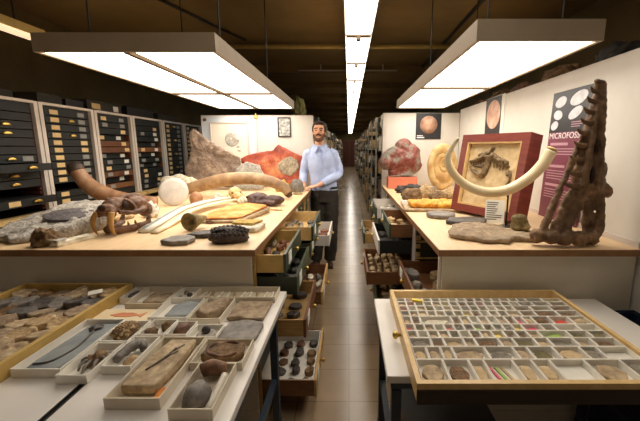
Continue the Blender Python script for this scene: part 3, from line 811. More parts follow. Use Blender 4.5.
# dark purple-brown skull near aisle
t = thing('dark_skull', 'dark purplish-brown long skull near aisle edge of left counter', 'skull', (-0.74, 2.98, Z), rz=R(80))
b = MB().ball((0, 0.06, 0.06), (.075, .10, .055)).ball((0, -0.09, 0.05), (.055, .10, .045)).ball((.04, .02, .03), (.05, .12, .03)).ball((-.04, .02, .03), (.05, .12, .03))
b.tube([(-.055, -.12, .03), (-.06, .12, .04)], .02, 8).tube([(.055, -.12, .03), (.06, .12, .04)], .02, 8)
cr = b.fuse('cranium', mat('purple_brown_bone', (70, 46, 42), (112, 80, 72), 12, .55, .4), t, .007, 1, disp=.005)
for x in (-.045, .045): MB().ball((x*.75, 0.125, .072), (.014, .03, .016)).build('eye_socket', 'socket', cr, True)
tag(MB().tube([(-0.66, 2.80, Z+.008), (-0.60, 2.72, Z+.008), (-0.53, 2.70, Z+.008)], [.008, .007, .006], 8, sub=3).build('bone_rod', 'boneyellow', smooth=True), 'thin pale bone rod with dark end at aisle edge of left counter', 'bone')

rock('rock_chunk', 'yellowrock', (0.17, 0.16, 0.14), (-0.77, 3.97, Z), 21, 'rounded yellow rock beside grey rock near the man', 'rock', amp=.2)
rock('rock_chunk', 'slate', (0.17, 0.15, 0.15), (-0.595, 3.935, Z), 22, 'rounded grey rock in front of the man\'s arm', 'rock', amp=.16)
o = MB().lathe([(0.001, 0), (0.05, 0), (0.055, 0.008), (0.04, 0.018), (0.001, 0.02)], 24).build('shell_disc', 'horn', None, True, (-0.555, 3.72, Z)); tag(o, 'small round greenish disc at the aisle edge before grey rock', 'shell')

# orange fossil slab, tile, scaly bark, cup coral, flat stones
t = thing('fossil_slab', 'orange and cream fossil slab lying on left counter before long white bone', 'fossil', (-0.82, 2.47, Z), rz=R(-10))
slab('slab_base', 'beigerock', [(-.17, -.28), (.14, -.20), (.18, .22), (-.06, .30), (-.17, .12)], .034, (0, 0, 0), 31, parent=t, rough=.003, tilt=(0, .06))
slab('orange_face', 'orangepale', [(-.155, -.25), (.12, -.18), (.16, .20), (-.05, .27), (-.15, .11)], .014, (0, 0, .033), 32, parent=t, rough=.006, n=60, rot=(R(3.4), 0, 0))
t = thing('fossil_tile', 'cream block with amber crust beside dark scaly bark fossil', 'fossil', (-0.635, 2.07, Z), rz=R(-6))
slab('tile_base', 'whiterock', [(-.09, -.09), (.10, -.09), (.10, .09), (-.09, .09)], .032, (0, 0, 0), 33, parent=t, rough=.002, jag=.01)
slab('amber_crust', 'yellowrock', [(-.085, -.02), (.06, -.04), (.085, .08), (-.08, .08)], .016, (0, 0, .032), 34, parent=t, rough=.006)
t = thing('scaly_bark_fossil', 'dark fossil bark with rows of diamond scales at near aisle corner', 'fossil', (-0.64, 1.79, Z), rz=R(8))
b = rock_mb(.215, .15, .085, 44, .12, 1.5, 3, .5); b.build('bark_core', 'scaly', t, True)
for i in range(9):
    for j in range(5):
        x = -0.085+i*0.021+(j % 2)*.0105; a = R(20+j*34)
        rx = math.sqrt(max(0.02, 1-(x/.107)**2))
        y = -math.cos(a)*.062*rx; zz = .035+math.sin(a)*.046*rx
        MB().ball((x, y, zz), (.0115, .012, .011), (a-PI/2, 0, PI/4), sub=1).build('scale', 'scaly', t)
t = thing('horn_coral', 'olive horn-shaped coral lying with its round mouth facing front', 'coral', (-0.955, 2.02, Z+.057), rz=R(-14))
mt = Matrix.Rotation(R(90), 4, 'X')
MB().lathe([(.012, -.15), (.028, -.10), (.043, -.045), (.056, 0), (.054, .008), (.046, .006), (.03, -.012), (.012, -.028), (.001, -.03)], 28, mt).build('horn_body', 'horn', t, True)
MB().ball((0, .03, 0), (.018, .008, .018), sub=2).build('mouth', 'slatedark', t, True)
o = slab('flat_stone', 'slate', [(-.075, -.04), (-.01, -.07), (.07, -.055), (.08, .03), (.02, .08), (-.06, .05)], .026, (-0.90, 1.765, Z), 51, 'flat grey stone at front edge, left of two below horn coral', 'stone', rough=.002)
o = slab('flat_stone', 'slatedark', [(-.12, -.05), (-.02, -.08), (.09, -.03), (.13, .05), (.05, .06), (-.06, .01)], .026, (-0.80, 1.925, Z), 52, 'flat darker stone at front edge, right of two beside bark fossil', 'stone', rough=.002, rz=.25)
slab('flat_stone', 'tanrock', oval(.045, .03), .014, (-0.80, 2.06, Z), 53, 'little tan pebble slice just behind the flat darker stone', 'stone', rough=.001)
rock('fossil_bone', 'bonebrown', (.05, .03, .025), (-0.92, 2.23, Z), 54, 'tiny brown bone piece behind the horn coral', 'bone')
slab('flat_stone', 'tanrock', oval(.15, .10), .03, (-1.68, 2.40, Z), 55, 'flat tan stone behind sabre-toothed skull', 'stone', rough=.004)

# leaning grey rock, red petrified wood, grey disc
t = thing('leaning_rock', 'big taupe-grey rock leaning upright before the far left board', 'rock', (-1.60, 4.22, Z+.02), rot=(R(80), 0, 0))
t.scale = (.96, .92, .96)
slab('rock_body', 'taupe', [(-.36, .0), (.22, .0), (.27, .20), (.30, .40), (.12, .48), (-.08, .60), (-.26, .74), (-.34, .70), (-.31, .42), (-.40, .22)], .12, (0, 0, 0), 61, parent=t, rough=.030, n=120, jag=.10, freq=8)
t = thing('petrified_wood', 'red and orange polished petrified wood slab leaning against white board', 'fossil', (-0.985, 4.50, Z), rot=(R(81), 0, 0))
slab('polished_face', 'petrified', [(-.05, .02), (.36, .02), (.41, .2), (.41, .38), (.27, .44), (.14, .50), (.08, .55), (.01, .46), (-.15, .44), (-.30, .41), (-.42, .36), (-.41, .29), (-.25, .28), (-.14, .2)], .08, (0, 0, 0), 62, parent=t, rough=.006, n=90, jag=.05)
slab('support_foot', 'slate', [(-.25, 0), (.30, 0), (.30, .09), (-.25, .09)], .07, (0, 0, 0), 67, parent=t, rough=.006)
slab('grey_core', 'petrigrey', rough_poly(.13, .12, 5), .012, (.21, .25, .078), 63, parent=t, rough=.004)
t = thing('shell_disc', 'grey round stone disc leaning before red petrified wood', 'fossil', (-1.165, 4.03, Z+.012), rot=(R(74), 0, 0))
slab('disc_body', 'greydisc', [(-.15, 0), (.17, 0), (.18, .16), (.11, .29), (-.04, .33), (-.15, .26), (-.18, .12)], .045, (0, 0, 0), 64, parent=t, rough=.003)

# framed print and sketch on the boards
t = thing('framed_print', 'large cream framed print of coiled fossil on far left board', 'picture', (-1.57, YB+0.012, 1.53))
MB().box(-.245, .245, -.0, .006, -.30, .30).build('backing', 'cream', t)
MB().box(-.25, -.235, -.012, -.0005, -.30, .30).box(.235, .25, -.012, -.0005, -.30, .30).box(-.235, .235, -.012, -.0005, .285, .30).box(-.235, .235, -.012, -.0005, -.30, -.285).build('frame', 'whitemetal', t)
b = MB()
sp = []
for k in range(40):
    a = k*.32; r = .018*math.exp(.125*a)
    sp.append((math.cos(a)*r*.85+.02, -.004, math.sin(a)*r+.09))
sp = [p for p in sp if (p[0]-.02)**2+(p[2]-.09)**2 < .0196]
b.tube(sp, [.006+.0008*k for k in range(len(sp))], 8, squash=.18, up=(0, 1, 0))
for k in range(5): b.obox((.07+.012*k, -.003, .13-.05*k), (.02, .002, .04), (0, R(25*k), 0))
b.build('fossil_print', 'fossilprint', t)
t = thing('framed_sketch', 'small black-framed grey sketch on white board beside the man', 'picture', (-0.845, YB+0.012, 1.765))
MB().box(-.075, .075, 0, .006, -.115, .115).build('drawing', 'sketch', t)
MB().box(-.085, -.073, -.01, -.0005, -.125, .125).box(.073, .085, -.01, -.0005, -.125, .125).box(-.073, .073, -.01, -.0005, .113, .125).box(-.073, .073, -.01, -.0005, -.125, -.113).build('frame', 'black', t)
t = thing('notice', 'small dark round badge at top left corner of left board', 'badge', (-1.88, YB+.014, 1.86))
MB().lathe([(.001, -.003), (.022, -.003), (.022, .003), (.001, .003)], 20, Matrix.Rotation(PI/2, 4, 'X')).build('badge', 'brownbox', t, True)

# ------------------------------------------------------------------ things on the right counter
o = MB().obox((0, 0, .07), (.36, .2, .138)).build('display_block', 'redbase', None, False, (.665, 4.36, Z), bevel=.005); tag(o, 'salmon red block under the red and grey agate', 'block')
t = thing('agate_boulder', 'red and grey knobbly agate standing on the salmon block', 'rock', (.655, 4.36, Z+.1415))
b = MB().ball((-.02, 0, .20), (.22, .10, .18)).ball((.10, 0, .22), (.15, .10, .19)).ball((-.18, 0, .19), (.10, .085, .12), (0, R(20), 0)).ball((.02, 0, .38), (.10, .08, .08)).ball((.15, .0, .13), (.11, .09, .12)).obox((0, 0, .03), (.30, .12, .06))
bo = b.fuse('boulder', 'agate', t, .012, 3, disp=.022, dscale=7)
mnz = min(v.co.z for v in bo.data.vertices)
for v in bo.data.vertices: v.co.z -= mnz
t = thing('ammonite', 'large ochre ammonite standing upright at the far end', 'ammonite', (1.10, 4.10, Z), rz=R(-12))
b = MB(); NT, NR = 168, 64
gr = math.log(2.1)/(2*PI)
rows = []
for q in range(NR+1):
    rho = .03*(1/.03)**(q/NR) if q < NR else 1.0
    row = []
    for k in range(NT):
        th = 2*PI*k/NT
        f = (math.log(rho)/gr-th+1.2)/(2*PI) % 1.0
        prof = math.sqrt(max(0.0, 1-(2*f-1)**2))
        env = math.sqrt(max(0.0, 1-rho**4))
        h = (.012+.075*rho**.8)*(.35+.65*prof)*env*(1+.05*math.cos(44*th)*min(1, rho*2))
        wob = 1+.03*noise.noise(Vector((math.cos(th)*2, math.sin(th)*2, 4)))
        row.append(Vector((math.cos(th)*rho*.172*wob+.02*(1-rho), -h, math.sin(th)*rho*.275*wob+.05*(1-rho)+.277)))
    rows.append(row)
rows.append([Vector((p.x*.97, .03, (p.z-.277)*.97+.277)) for p in rows[-1]])
rows.append([Vector((p.x*.7, .05, (p.z-.277)*.7+.277)) for p in rows[-2]])
o = b.rings(rows).build('shell', 'ammonite', t, True)
mnz = min(v.co.z for v in o.data.vertices)
for v in o.data.vertices: v.co.z -= mnz
rock('stand_stone', 'slate', (.16, .12, .07), (.95, 4.02, Z), 77, 'dark wedge stone at the foot of the ammonite', 'stone')

rock('rock_chunk', 'blackrock', (.40, .15, .10), (.70, 3.86, Z), 71, 'long black lump at aisle edge in front of red agate', 'rock', amp=.35, freq=2, rz=.12)
for k, (x, y, sx, sy, sz, m, lb) in enumerate([(.60, 3.28, .21, .17, .12, 'brownrock', 'rounded brown nodule nearest the aisle, before the black lump'), (.78, 3.46, .16, .15, .14, 'tanrock', 'tall tan nodule with knob, behind the brown nodule'), (.84, 3.22, .19, .16, .10, 'brownrock', 'wide brown nodule behind orange amber slab'),
        (1.0, 3.42, .2, .16, .11, 'tanrock', 'tan nodule at the foot of the ammonite'), (1.16, 3.3, .22, .18, .10, 'brownrock', 'brown nodule behind ivory tusk\'s curve'), (1.02, 3.05, .17, .14, .08, 'tanrock', 'low tan nodule between orange slab and framed skull')]):
    rock('nodule', m, (sx, sy, sz), (x, y, Z), 80+k, lb, 'rock', 'nodules on the right counter', amp=.2)
t = thing('amber_slab', 'bright orange-yellow amber slab on pale base, right counter', 'fossil', (.70, 2.80, Z), rz=R(-3))
slab('pale_base', 'beigerock', [(-.26, -.15), (.26, -.15), (.30, .0), (.24, .15), (-.24, .15)], .022, (0, 0, 0), 91, parent=t, rough=.002)
slab('orange_layer', 'orange', [(-.20, -.11), (.21, -.12), (.22, .11), (-.16, .12), (-.21, .04)], .042, (0, 0, .022), 92, parent=t, rough=.016, n=70, freq=26)
slab('pale_plate', 'palerock', [(-.14, -.12), (.12, -.12), (.12, .1), (-.12, .1)], .02, (.60, 3.075, Z), 93, 'pale grey plate at aisle edge behind amber slab', 'fossil', rough=.002)
slab('shell_disc', 'slate', oval(.105, .10), .03, (.665, 2.46, Z), 94, 'grey-brown round disc, farther of two on the right counter', 'fossil', rough=.004, jag=.08)
slab('shell_disc', 'slatedark', [(-.14, -.05), (-.05, -.10), (.10, -.08), (.16, .02), (.09, .085), (-.08, .07)], .028, (.77, 2.255, Z), 95, 'darker oval slab in front of the grey-brown round disc', 'fossil', rough=.003)
slab('fossil_slab', 'flatbrown', [(-.20, -.10), (-.06, -.20), (.06, -.22), (.12, -.17), (.22, -.18), (.24, -.10), (.17, .05), (.16, .18), (.02, .23), (-.11, .17), (-.17, .06)], .026, (.765, 1.945, Z), 96, 'big flat wavy grey-brown slab at front of the right counter', 'fossil', rough=.009, n=90, jag=.1, freq=12)
# little printed card leaning
t = thing('label_card', 'small white printed card standing between flat slab and framed skull', 'sign', (.965, 2.245, Z), rot=(R(-14), 0, R(-22)))
MB().box(-.06, .06, 0, .004, 0, .155).build('card', 'labelwhite', t)
b = MB(); r = random.Random(4)
for k in range(9):
    y = .14-k*.014; w = r.uniform(.03, .05)
    b.box(-.05, -.05+w*2*(.7 if k % 3 == 2 else 1), -.0012, -.0003, y-.005, y)
b.build('printing', 'textgrey', t)
# banded fossil ball on plate
t = thing('banded_fossil', 'rounded dark banded fossil on a small plate below ivory tusk', 'fossil', (1.005, 1.985, Z))
slab('plate', 'beigerock', oval(.09, .07), .012, (0, 0, 0), 97, parent=t, rough=.001)
b = MB()
for k in range(4): b.ball((-.004*k+.006, 0, .035+.018*k), (.060-.005*k, .052-.005*k, .024))
b.fuse('fossil_body', 'horn', t, .006, 1, disp=.004)
# framed crocodile-like skull
t = thing('framed_fossil', 'mahogany box frame holding a fossil skull in sandy matrix', 'fossil', (.93, 2.42, Z+.024), rot=None)
fr = Vector((.46, -.89, 0)).normalized(); fn = Vector((-.89, -.46, 0)).normalized()
up = (Vector((0, 0, 1))-fn*.16).normalized(); nn = fr.cross(up)      # points back
mt = Matrix((( fr.x, nn.x, up.x, 0), (fr.y, nn.y, up.y, 0), (fr.z, nn.z, up.z, 0), (0, 0, 0, 1)))
if (mt.to_3x3() @ Vector((0, 1, 0))).dot(fn) > 0: mt = mt @ Matrix.Diagonal((1, -1, 1, 1))
t.rotation_euler = mt.to_euler() if mt.determinant() > 0 else (R(-9), 0, math.atan2(fr.y, fr.x))
W, Hh, Dp = .285, .575, .12
b = MB(); f = .055
b.box(-W, -W+f, 0, Dp, 0, Hh).box(W-f, W, 0, Dp, 0, Hh).box(-W+f, W-f, 0, Dp, 0, f).box(-W+f, W-f, 0, Dp, Hh-f, Hh).box(-W+f, W-f, Dp-.012, Dp, f, Hh-f)
b.build('frame', 'redframe', t)
e = .012
MB().box(-W+f, -W+f+e, .004, .03, f, Hh-f).box(W-f-e, W-f, .004, .03, f, Hh-f).box(-W+f+e, W-f-e, .004, .03, f, f+e).box(-W+f+e, W-f-e, .004, .03, Hh-f-e, Hh-f).build('inner_rim', 'palewood', t)
b = MB(); nx, nz = 40, 40
vs = [[b.bm.verts.new((-W+f+e+(2*W-2*f-2*e)*i/nx, .035+.006*noise.noise(Vector((i*.3, j*.3, 2))), f+e+(Hh-2*f-2*e)*j/nz)) for i in range(nx+1)] for j in range(nz+1)]
for j in range(nz):
    for i in range(nx): b.bm.faces.new((vs[j][i], vs[j][i+1], vs[j+1][i+1], vs[j+1][i]))
b.build('sandy_matrix', 'sand', t, True)
b = MB()
b.tube([(-.20, .030, .375), (-.15, .028, .385), (-.09, .024, .40), (-.04, .02, .42)], [.014, .022, .030, .036], 10, sub=4, squash=.6)
b.tube([(-.20, .030, .34), (-.15, .03, .31), (-.09, .026, .285), (-.045, .024, .285)], [.012, .020, .030, .038], 10, sub=4, squash=.6)
b.tube([(-.17, .03, .35), (-.12, .03, .345), (-.06, .026, .345)], [.007, .010, .016], 8, sub=3)
b.tube([(-.055, .026, .29), (-.03, .024, .35), (-.03, .02, .42)], [.030, .022, .030], 10, sub=4, squash=.7)
b.ball((-.045, .02, .445), (.032, .022, .022), (0, R(-20), 0)).ball((-.10, .024, .43), (.03, .018, .012), (0, R(-16), 0))
for k in range(7): b.ball((-.002+.022*k, .022, .425-.008*k), (.013, .022, .026-.001*k), (0, R(12), 0))
b.tube([(-.01, .028, .405), (.07, .028, .375), (.15, .028, .35)], [.016, .014, .010], 8, sub=3)
for k in range(5): b.tube([(.02+.026*k, .028, .39-.006*k), (.03+.026*k, .026, .335-.006*k)], [.007, .004], 6)
b.tube([(.155, .028, .33), (.175, .024, .27), (.15, .028, .23)], .010, 6, sub=3).ball((-.01, .026, .475), (.014, .012, .012)).ball((.15, .028, .30), (.018, .012, .016))
for k in range(6): b.tube([(-.18+.022*k, .026, .365+.004*k), (-.18+.022*k, .026, .348+.002*k)], [.006, .002], 6)
b.fuse('fossil_skull', mat('frame_skull', (104, 82, 54), (156, 130, 92), 16, .7, .5), t, .005, 1, disp=.005)
# curved ivory tusk on stand
t = thing('ivory_tusk', 'pale ivory tusk curving like a hoop in front of framed skull', 'tusk', (.87, 2.05, Z))
pts = [(-.24, -.03, .548), (-.268, -.01, .50), (-.288, 0, .435), (-.26, 0, .355), (-.175, 0, .275), (-.05, 0, .232), (.08, 0, .246), (.193, -.01, .318), (.262, -.02, .40), (.297, -.03, .478)]
MB().tube(pts, [.008, .013, .019, .024, .027, .029, .031, .032, .033, .033], 16, sub=6).build('tusk_shaft', 'ivory', t, True)
MB().lathe([(.026, 0), (.032, .001), (.026, .012), (.001, .004)], 16, Matrix.Translation((.2985, -.031, .4805)) @ Matrix.Rotation(R(25), 4, 'Y')).build('root_hollow', 'boneyellow', t, True)
MB().lathe([(.001, 0), (.04, 0), (.04, .006), (.001, .006)], 20, Matrix.Translation((.13, .10, 0))).tube([(.13, .10, .006), (.13, .10, .20), (.08, .0, .208)], .006, 8).build('stand', 'steel', t, True)

# tall upright long-snouted skull
t = thing('upright_skull', 'tall brown long-snouted toothed skull standing upright at near right', 'skull', (1.13, 1.73, Z))
b = MB()
b.tube([(.07, .03, .25), (.068, .03, .34), (.07, .03, .44), (.078, .025, .56), (.084, .02, .66), (.085, .015, .74), (.075, .01, .80)], [.055, .066, .060, .050, .040, .032, .026], 16, sub=4, squash=.7)
b.tube([(.07, .03, .30), (.03, .02, .20), (-.02, 0, .10), (-.04, -.01, .05)], [.045, .036, .034, .036], 12, sub=4, squash=.8)
b.tube([(.09, .03, .30), (.105, .03, .20), (.115, .03, .10), (.11, .02, .04)], [.035, .026, .026, .034], 12, sub=4, squash=.8)
b.tube([(-.15, -.02, .07), (-.105, -.01, .18), (-.055, 0, .32), (-.01, .01, .45), (.03, .015, .56)], [.022, .018, .016, .013, .010], 10, sub=4)
b.tube([(.05, -.03, .04), (.11, -.03, .05), (.15, -.01, .11), (.158, .01, .20), (.145, .02, .30), (.125, .02, .40)], [.03, .026, .022, .020, .021, .03], 10, sub=4)
b.ball((.185, .03, .275), (.036, .018, .045), (0, R(-24), 0)).ball((.16, .03, .35), (.020, .02, .07))
b.ball((-.165, -.02, .05), (.042, .04, .042)).ball((-.105, -.03, .045), (.05, .045, .04)).ball((-.04, -.03, .045), (.055, .05, .042)).ball((.03, -.035, .04), (.05, .045, .04)).ball((.10, 0, .032), (.06, .05, .034))
b.tube([(-.085, -.02, .07), (-.06, -.01, .13), (-.03, .01, .20), (.02, .02, .30)], [.03, .024, .022, .02], 10, sub=4)
b.tube([(.03, -.02, .30), (.042, -.02, .40), (.055, -.015, .52), (.07, -.01, .70)], [.018, .017, .015, .01], 8, sub=4)
b.tube([(.105, -.025, .28), (.11, -.022, .38), (.105, -.018, .5), (.096, -.012, .70)], [.018, .016, .013, .01], 8, sub=4)
b.ball((.07, .0, .80), (.03, .02, .014), (0, R(10), 0))
sk = b.fuse('skull_bones', 'bonedark', t, .007, 1, disp=.009, dscale=22)
mnz = min(v.co.z for v in sk.data.vertices)
for v in sk.data.vertices: v.co.z -= mnz
for k, z in enumerate([.30, .36, .43, .50, .56, .61, .66, .71, .755]):
    x = .012+.0055*k; L = .075-.005*k
    MB().tube([(x+.02, .0, z), (x-L*.5, -.004, z+.006), (x-L, -.008, z+.026)], [.019-.001*k, .011, .002], 8, sub=3).build('tooth', 'bonedark', sk, True)
for (x, z, sx, sz) in ((.075, .36, .010, .045), (.08, .50, .007, .035)):
    MB().ball((x, -.016, z), (sx, .012, sz)).build('opening', 'socket', sk, True)

# posters
t = thing('fossil_poster', 'black poster with glowing round fossil on the far right board', 'poster', (1.04, YB+.012, 1.775))
MB().box(-.165, .165, 0, .006, -.165, .165).build('paper', 'posterblack', t)
MB().lathe([(.001, -.0025), (.112, -.0025), (.114, -.0003), (.001, -.0003)], 32, Matrix.Translation((0, -.003, .02)) @ Matrix.Rotation(PI/2, 4, 'X')).build('fossil_print', 'shellprint', t, True)
MB().box(-.15, -.05, -.0015, -.0003, -.15, -.135).box(-.15, -.07, -.0015, -.0003, -.125, -.115).build('caption', 'textwhite', t)
t = thing('fossil_poster', 'black poster with ribbed pale shell in middle of the right wall', 'poster', (1.4498, 3.56, 1.795), rz=R(-90))
MB().box(-.205, .235, -.004, 0, -.764, .20).build('backing', 'labelwhite', t)
MB().box(-.205, .165, -.006, -.0042, -.195, .195).build('paper', 'posterblack', t)
b = MB()
b.lathe([(.001, -.002), (.12, -.002), (.121, 0), (.001, 0)], 32, Matrix.Translation((-.01, -.0066, .03)) @ Matrix.Rotation(PI/2, 4, 'X') @ Matrix.Diagonal((1.35, 1.15, 1, 1)))
b.build('shell_print', 'shellprint', t)
t = thing('microfossils_poster', 'tall plum poster titled MICROFOSSILS with pale shells on black top', 'poster', (1.425, 2.33, Z), rot=(R(-2), 0, R(-90)))
w = .215
MB().box(-w, w, -.004, .004, 0, .87).build('board', 'purple', t)
MB().box(-w, w, -.006, -.0043, .60, .87).build('black_panel', 'posterblack', t)
text('title', 'MICROFOSSILS', .055, 'textwhite', t, (0, -.0046, .573), (R(90), 0, 0), width=.40)
for k, (x, z, rx, rz_, a) in enumerate([(-.115, .80, .062, .036, 10), (.07, .805, .085, .042, 12), (-.13, .715, .05, .032, -8), (-.155, .645, .042, .030, 15), (.055, .715, .07, .034, 20), (-.05, .645, .03, .018, 0)]):
    if k == 5: continue
    MB().lathe([(.001, 0), (.9, 0), (1.0, .6), (.9, 1), (.001, 1)], 24, Matrix.Translation((x, -.0063, z)) @ Matrix.Rotation(R(-a), 4, 'Y') @ Matrix.Rotation(R(90), 4, 'X') @ Matrix.Diagonal((rx, rz_, .0012, 1))).build('shell_print', 'whiteprint', t)
b = MB(); r = random.Random(8)
for k in range(3): b.box(.03, .03+r.uniform(.08, .14), -.0072, -.0062, .655-k*.014, .660-k*.014)
for blk, z0 in enumerate((.51, .36, .23)):
    b.box(-.18, .02, -.0052, -.0043, z0, z0+.018)
    for k in range(4 if blk else 3): b.box(-.18, -.18+r.uniform(.26, .34), -.0052, -.0043, z0-.026-k*.018, z0-.020-k*.018)
b.build('caption', mat('faded_caption', (196, 150, 160), None, 5, .6), t)

# things on top of the right partition
for k, (y, sx, sy, sz, m) in enumerate([(2.2, .22, .4, .13, 'darkbox'), (2.75, .24, .42, .13, 'brownrock'), (3.3, .22, .4, .10, 'bonebrown'), (3.8, .24, .36, .12, 'brownrock'), (4.3, .2, .4, .09, 'bonebrown')]):
    lb = ['dark lump on top of right wall, nearest one', 'brown wrapped rock on right wall top, second from near', 'dark brown bone on right wall top, third from near', 'brown rock on right wall top, fourth from near', 'dark bone on right wall top, farthest one'][k]
    rock('stored_fossil', m, (sx, sy, sz), (1.62, y, 1.986), 120+k, lb, 'fossil', 'fossils stored on top of the right wall', amp=.3, freq=2.2)

# ------------------------------------------------------------------ worktables
def caster(parent, x, y, m='black'):
    g = MB().lathe([(.001, -.012), (.035, -.012), (.038, 0), (.035, .012), (.001, .012)], 18, Matrix.Translation((x, y, .039)) @ Matrix.Rotation(PI/2, 4, 'Y'))
    g.box(x-.02, x-.014, y-.018, y+.018, .035, .09).box(x+.014, x+.02, y-.018, y+.018, .035, .09).box(x-.02, x+.02, y-.018, y+.018, .09, .098)
    return g.build('caster', m, parent)
def worktable(x0, x1, y0, y1, zt, label, leg_in, rails=True):
    t = thing('worktable', label, 'table', ((x0+x1)/2, (y0+y1)/2, 0))
    w, l = (x1-x0)/2, (y1-y0)/2
    MB().box(-w, w, -l, l, zt-.028, zt).build('table_top', 'laminate', t, bevel=.003)
    MB().box(-w+.05, w-.05, -l+.05, -l+.08, zt-.085, zt-.0285).box(-w+.05, w-.05, l-.08, l-.05, zt-.085, zt-.0285).box(-w+.02, -w+.05, -l+.05, l-.05, zt-.085, zt-.0285).box(w-.05, w-.02, -l+.05, l-.05, zt-.085, zt-.0285).build('apron', 'bluesteel', t)
    for sx in (-1, 1):
        for sy in (-1, 1):
            x, y = sx*(w-leg_in), sy*(l-.065)
            MB().obox((x, y, (zt-.09+.098)/2), (.034, .034, zt-.188)).build('leg', 'bluesteel', t)
            caster(t, x, y)
        if rails: MB().box(sx*(w-leg_in)-.012, sx*(w-leg_in)+.012, -l+.09, l-.09, .32, .35).build('rail', 'bluesteel', t)
    return t
tb = worktable(-0.806, -0.315, 0.10, 1.645, .78, 'white-topped worktable at front left, nearest aisle, covered with specimen trays', .06)
MB().box(-.2505, -.2458, -.772, .772, -.03+.78, .7803).build('seam_shade', 'black', tb)  # added black strip, stands in for the shade in the table gap
tb = worktable(-1.80, -0.826, 0.10, 1.645, .78, 'white-topped worktable at far front left under the big wooden tray', .06)
MB().box(.4875, .4922, -.772, .772, .75, .7803).build('seam_shade', 'black', tb)  # second added black strip, darkens the other side of the gap
worktable(0.128, 1.245, 1.035, 1.640, .742, 'white-topped worktable at front right under divided wooden tray', .04)

o = thing('storage_box', 'brown cardboard box on the floor under right worktable', 'box', (.42, 1.32, 0))
MB().tray(-.20, .16, -.13, .15, 0, .42, .008, .006).build('box_body', 'brownbox', o)
MB().box(-.20, .16, -.13, .15, .4205, .43).build('lid', 'darkbox', o)
o = thing('storage_bin', 'navy blue bin against the wall beside right worktable', 'bin', (1.35, 1.35, 0))
MB().tray(-.075, .075, -.26, .26, 0, .685, .008, .01).build('bin_body', 'navy', o)
MB().box(-.085, -.0755, -.27, .27, .655, .69).box(.0755, .085, -.27, .27, .655, .69).box(-.0755, .0755, -.27, -.2605, .655, .69).box(-.0755, .0755, .2605, .27, .655, .69).build('rim', 'navy', o)

# ------------------------------------------------------------------ left: big wooden tray of slabs
ZT = .7805
t = thing('wooden_tray', 'big yellow wooden tray full of overlapping rock slabs at far left', 'tray', (-1.335, 1.17, ZT))
hx, hy = .265, .445
b = MB(); b.box(-hx, hx, -hy, hy, 0, .008).box(-hx, -hx+.018, -hy, hy, .008, .055).box(hx-.018, hx, -hy, hy, .008, .055).box(-hx+.018, hx-.018, -hy, -hy+.018, .008, .055).box(-hx+.018, hx-.018, hy-.018, hy, .008, .055)
b.build('tray_frame', 'yellowwood', t)
r = random.Random(11)
PAL = [('slatedark', 'dark grey'), ('slate', 'grey'), ('brownrock', 'brown'), ('beigerock', 'beige'), ('tanrock', 'tan'), ('flatbrown', 'grey-brown')]
cols, rws = 6, 9
cw, chh = .48/cols, .836/rws
for j in range(rws):
    for i in range(cols):
        m, d = PAL[r.choice([0, 1, 2, 0, 1, 5] if j in (0, 1, 6, 7) else [2, 3, 4, 5, 3, 4])]
        x = -1.335-.24+cw*(i+.5); y = 1.17-.418+chh*(j+.5)
        slab('rock_slab', m, rough_poly(cw*.60, chh*.58, 300+j*9+i, 7), r.uniform(.016, .034), (x, y, ZT+.0085+(.004 if (i+j) % 2 else 0)), 310+j*9+i,
             '%s rock slab in big wooden tray, %s row from front, %s from left' % (d, ORD[j], ORD[i]), 'rock', 'rock slabs in the big wooden tray', n=36, rough=.007, jag=.18, rz=r.uniform(-.5, .5), tilt=(r.uniform(-.22, .22), r.uniform(-.22, .22)))
for k, (x, y, lb) in enumerate([(-1.27, .92, 'white paper label on slabs near front of big wooden tray'), (-1.33, 1.16, 'white paper label on slabs midway along the big wooden tray'), (-1.17, 1.50, 'white paper label at far right of the big wooden tray')]):
    tag(MB().obox((0, 0, 0), (.055, .042, .001)).build('paper_label', 'labelwhite', None, False, (x, y, ZT+.058), (R(4), R(-3), .3*k)), lb, 'label', 'paper labels in the big wooden tray')

# ------------------------------------------------------------------ left: cardboard trays and their specimens
def card_tray(x0, x1, y0, y1, h, label, m='cardboard', rz=0):
    cx, cy = (x0+x1)/2, (y0+y1)/2
    o = MB().tray(x0-cx, x1-cx, y0-cy, y1-cy, 0, h, .0035, .003).build('specimen_tray', m, None, False, (cx, cy, ZT), (0, 0, rz))
    tag(o, label, 'tray', 'cardboard trays on the left worktables')
    return (cx, cy, ZT+.0035)
# 18 strip with sea-lily
c = card_tray(-1.062, -.905, .975, 1.298, .03, 'long white tray with blue-grey slab and dark sea-lily stem')
t = thing('sea_lily_fossil', 'blue-grey slab with thin dark curved sea-lily stem', 'fossil', c)
slab('slab_base', 'slateblue', [(-.06, -.14), (.045, -.145), (.066, .10), (.06, .15), (-.05, .15), (-.055, .0)], .014, (0, 0, 0), 401, parent=t, rough=.001)
MB().tube([(-.045, -.12, .0165), (.0, -.105, .0165), (.022, -.03, .0165), (.012, .05, .0165), (.0, .09, .0165)], .0035, 8, sub=5).build('stem', 'slatedark', t, True)
rock('crown', 'slatedark', (.055, .06, .014), (-.003, .11, .0145), 402, parent=t, amp=.5, freq=3)
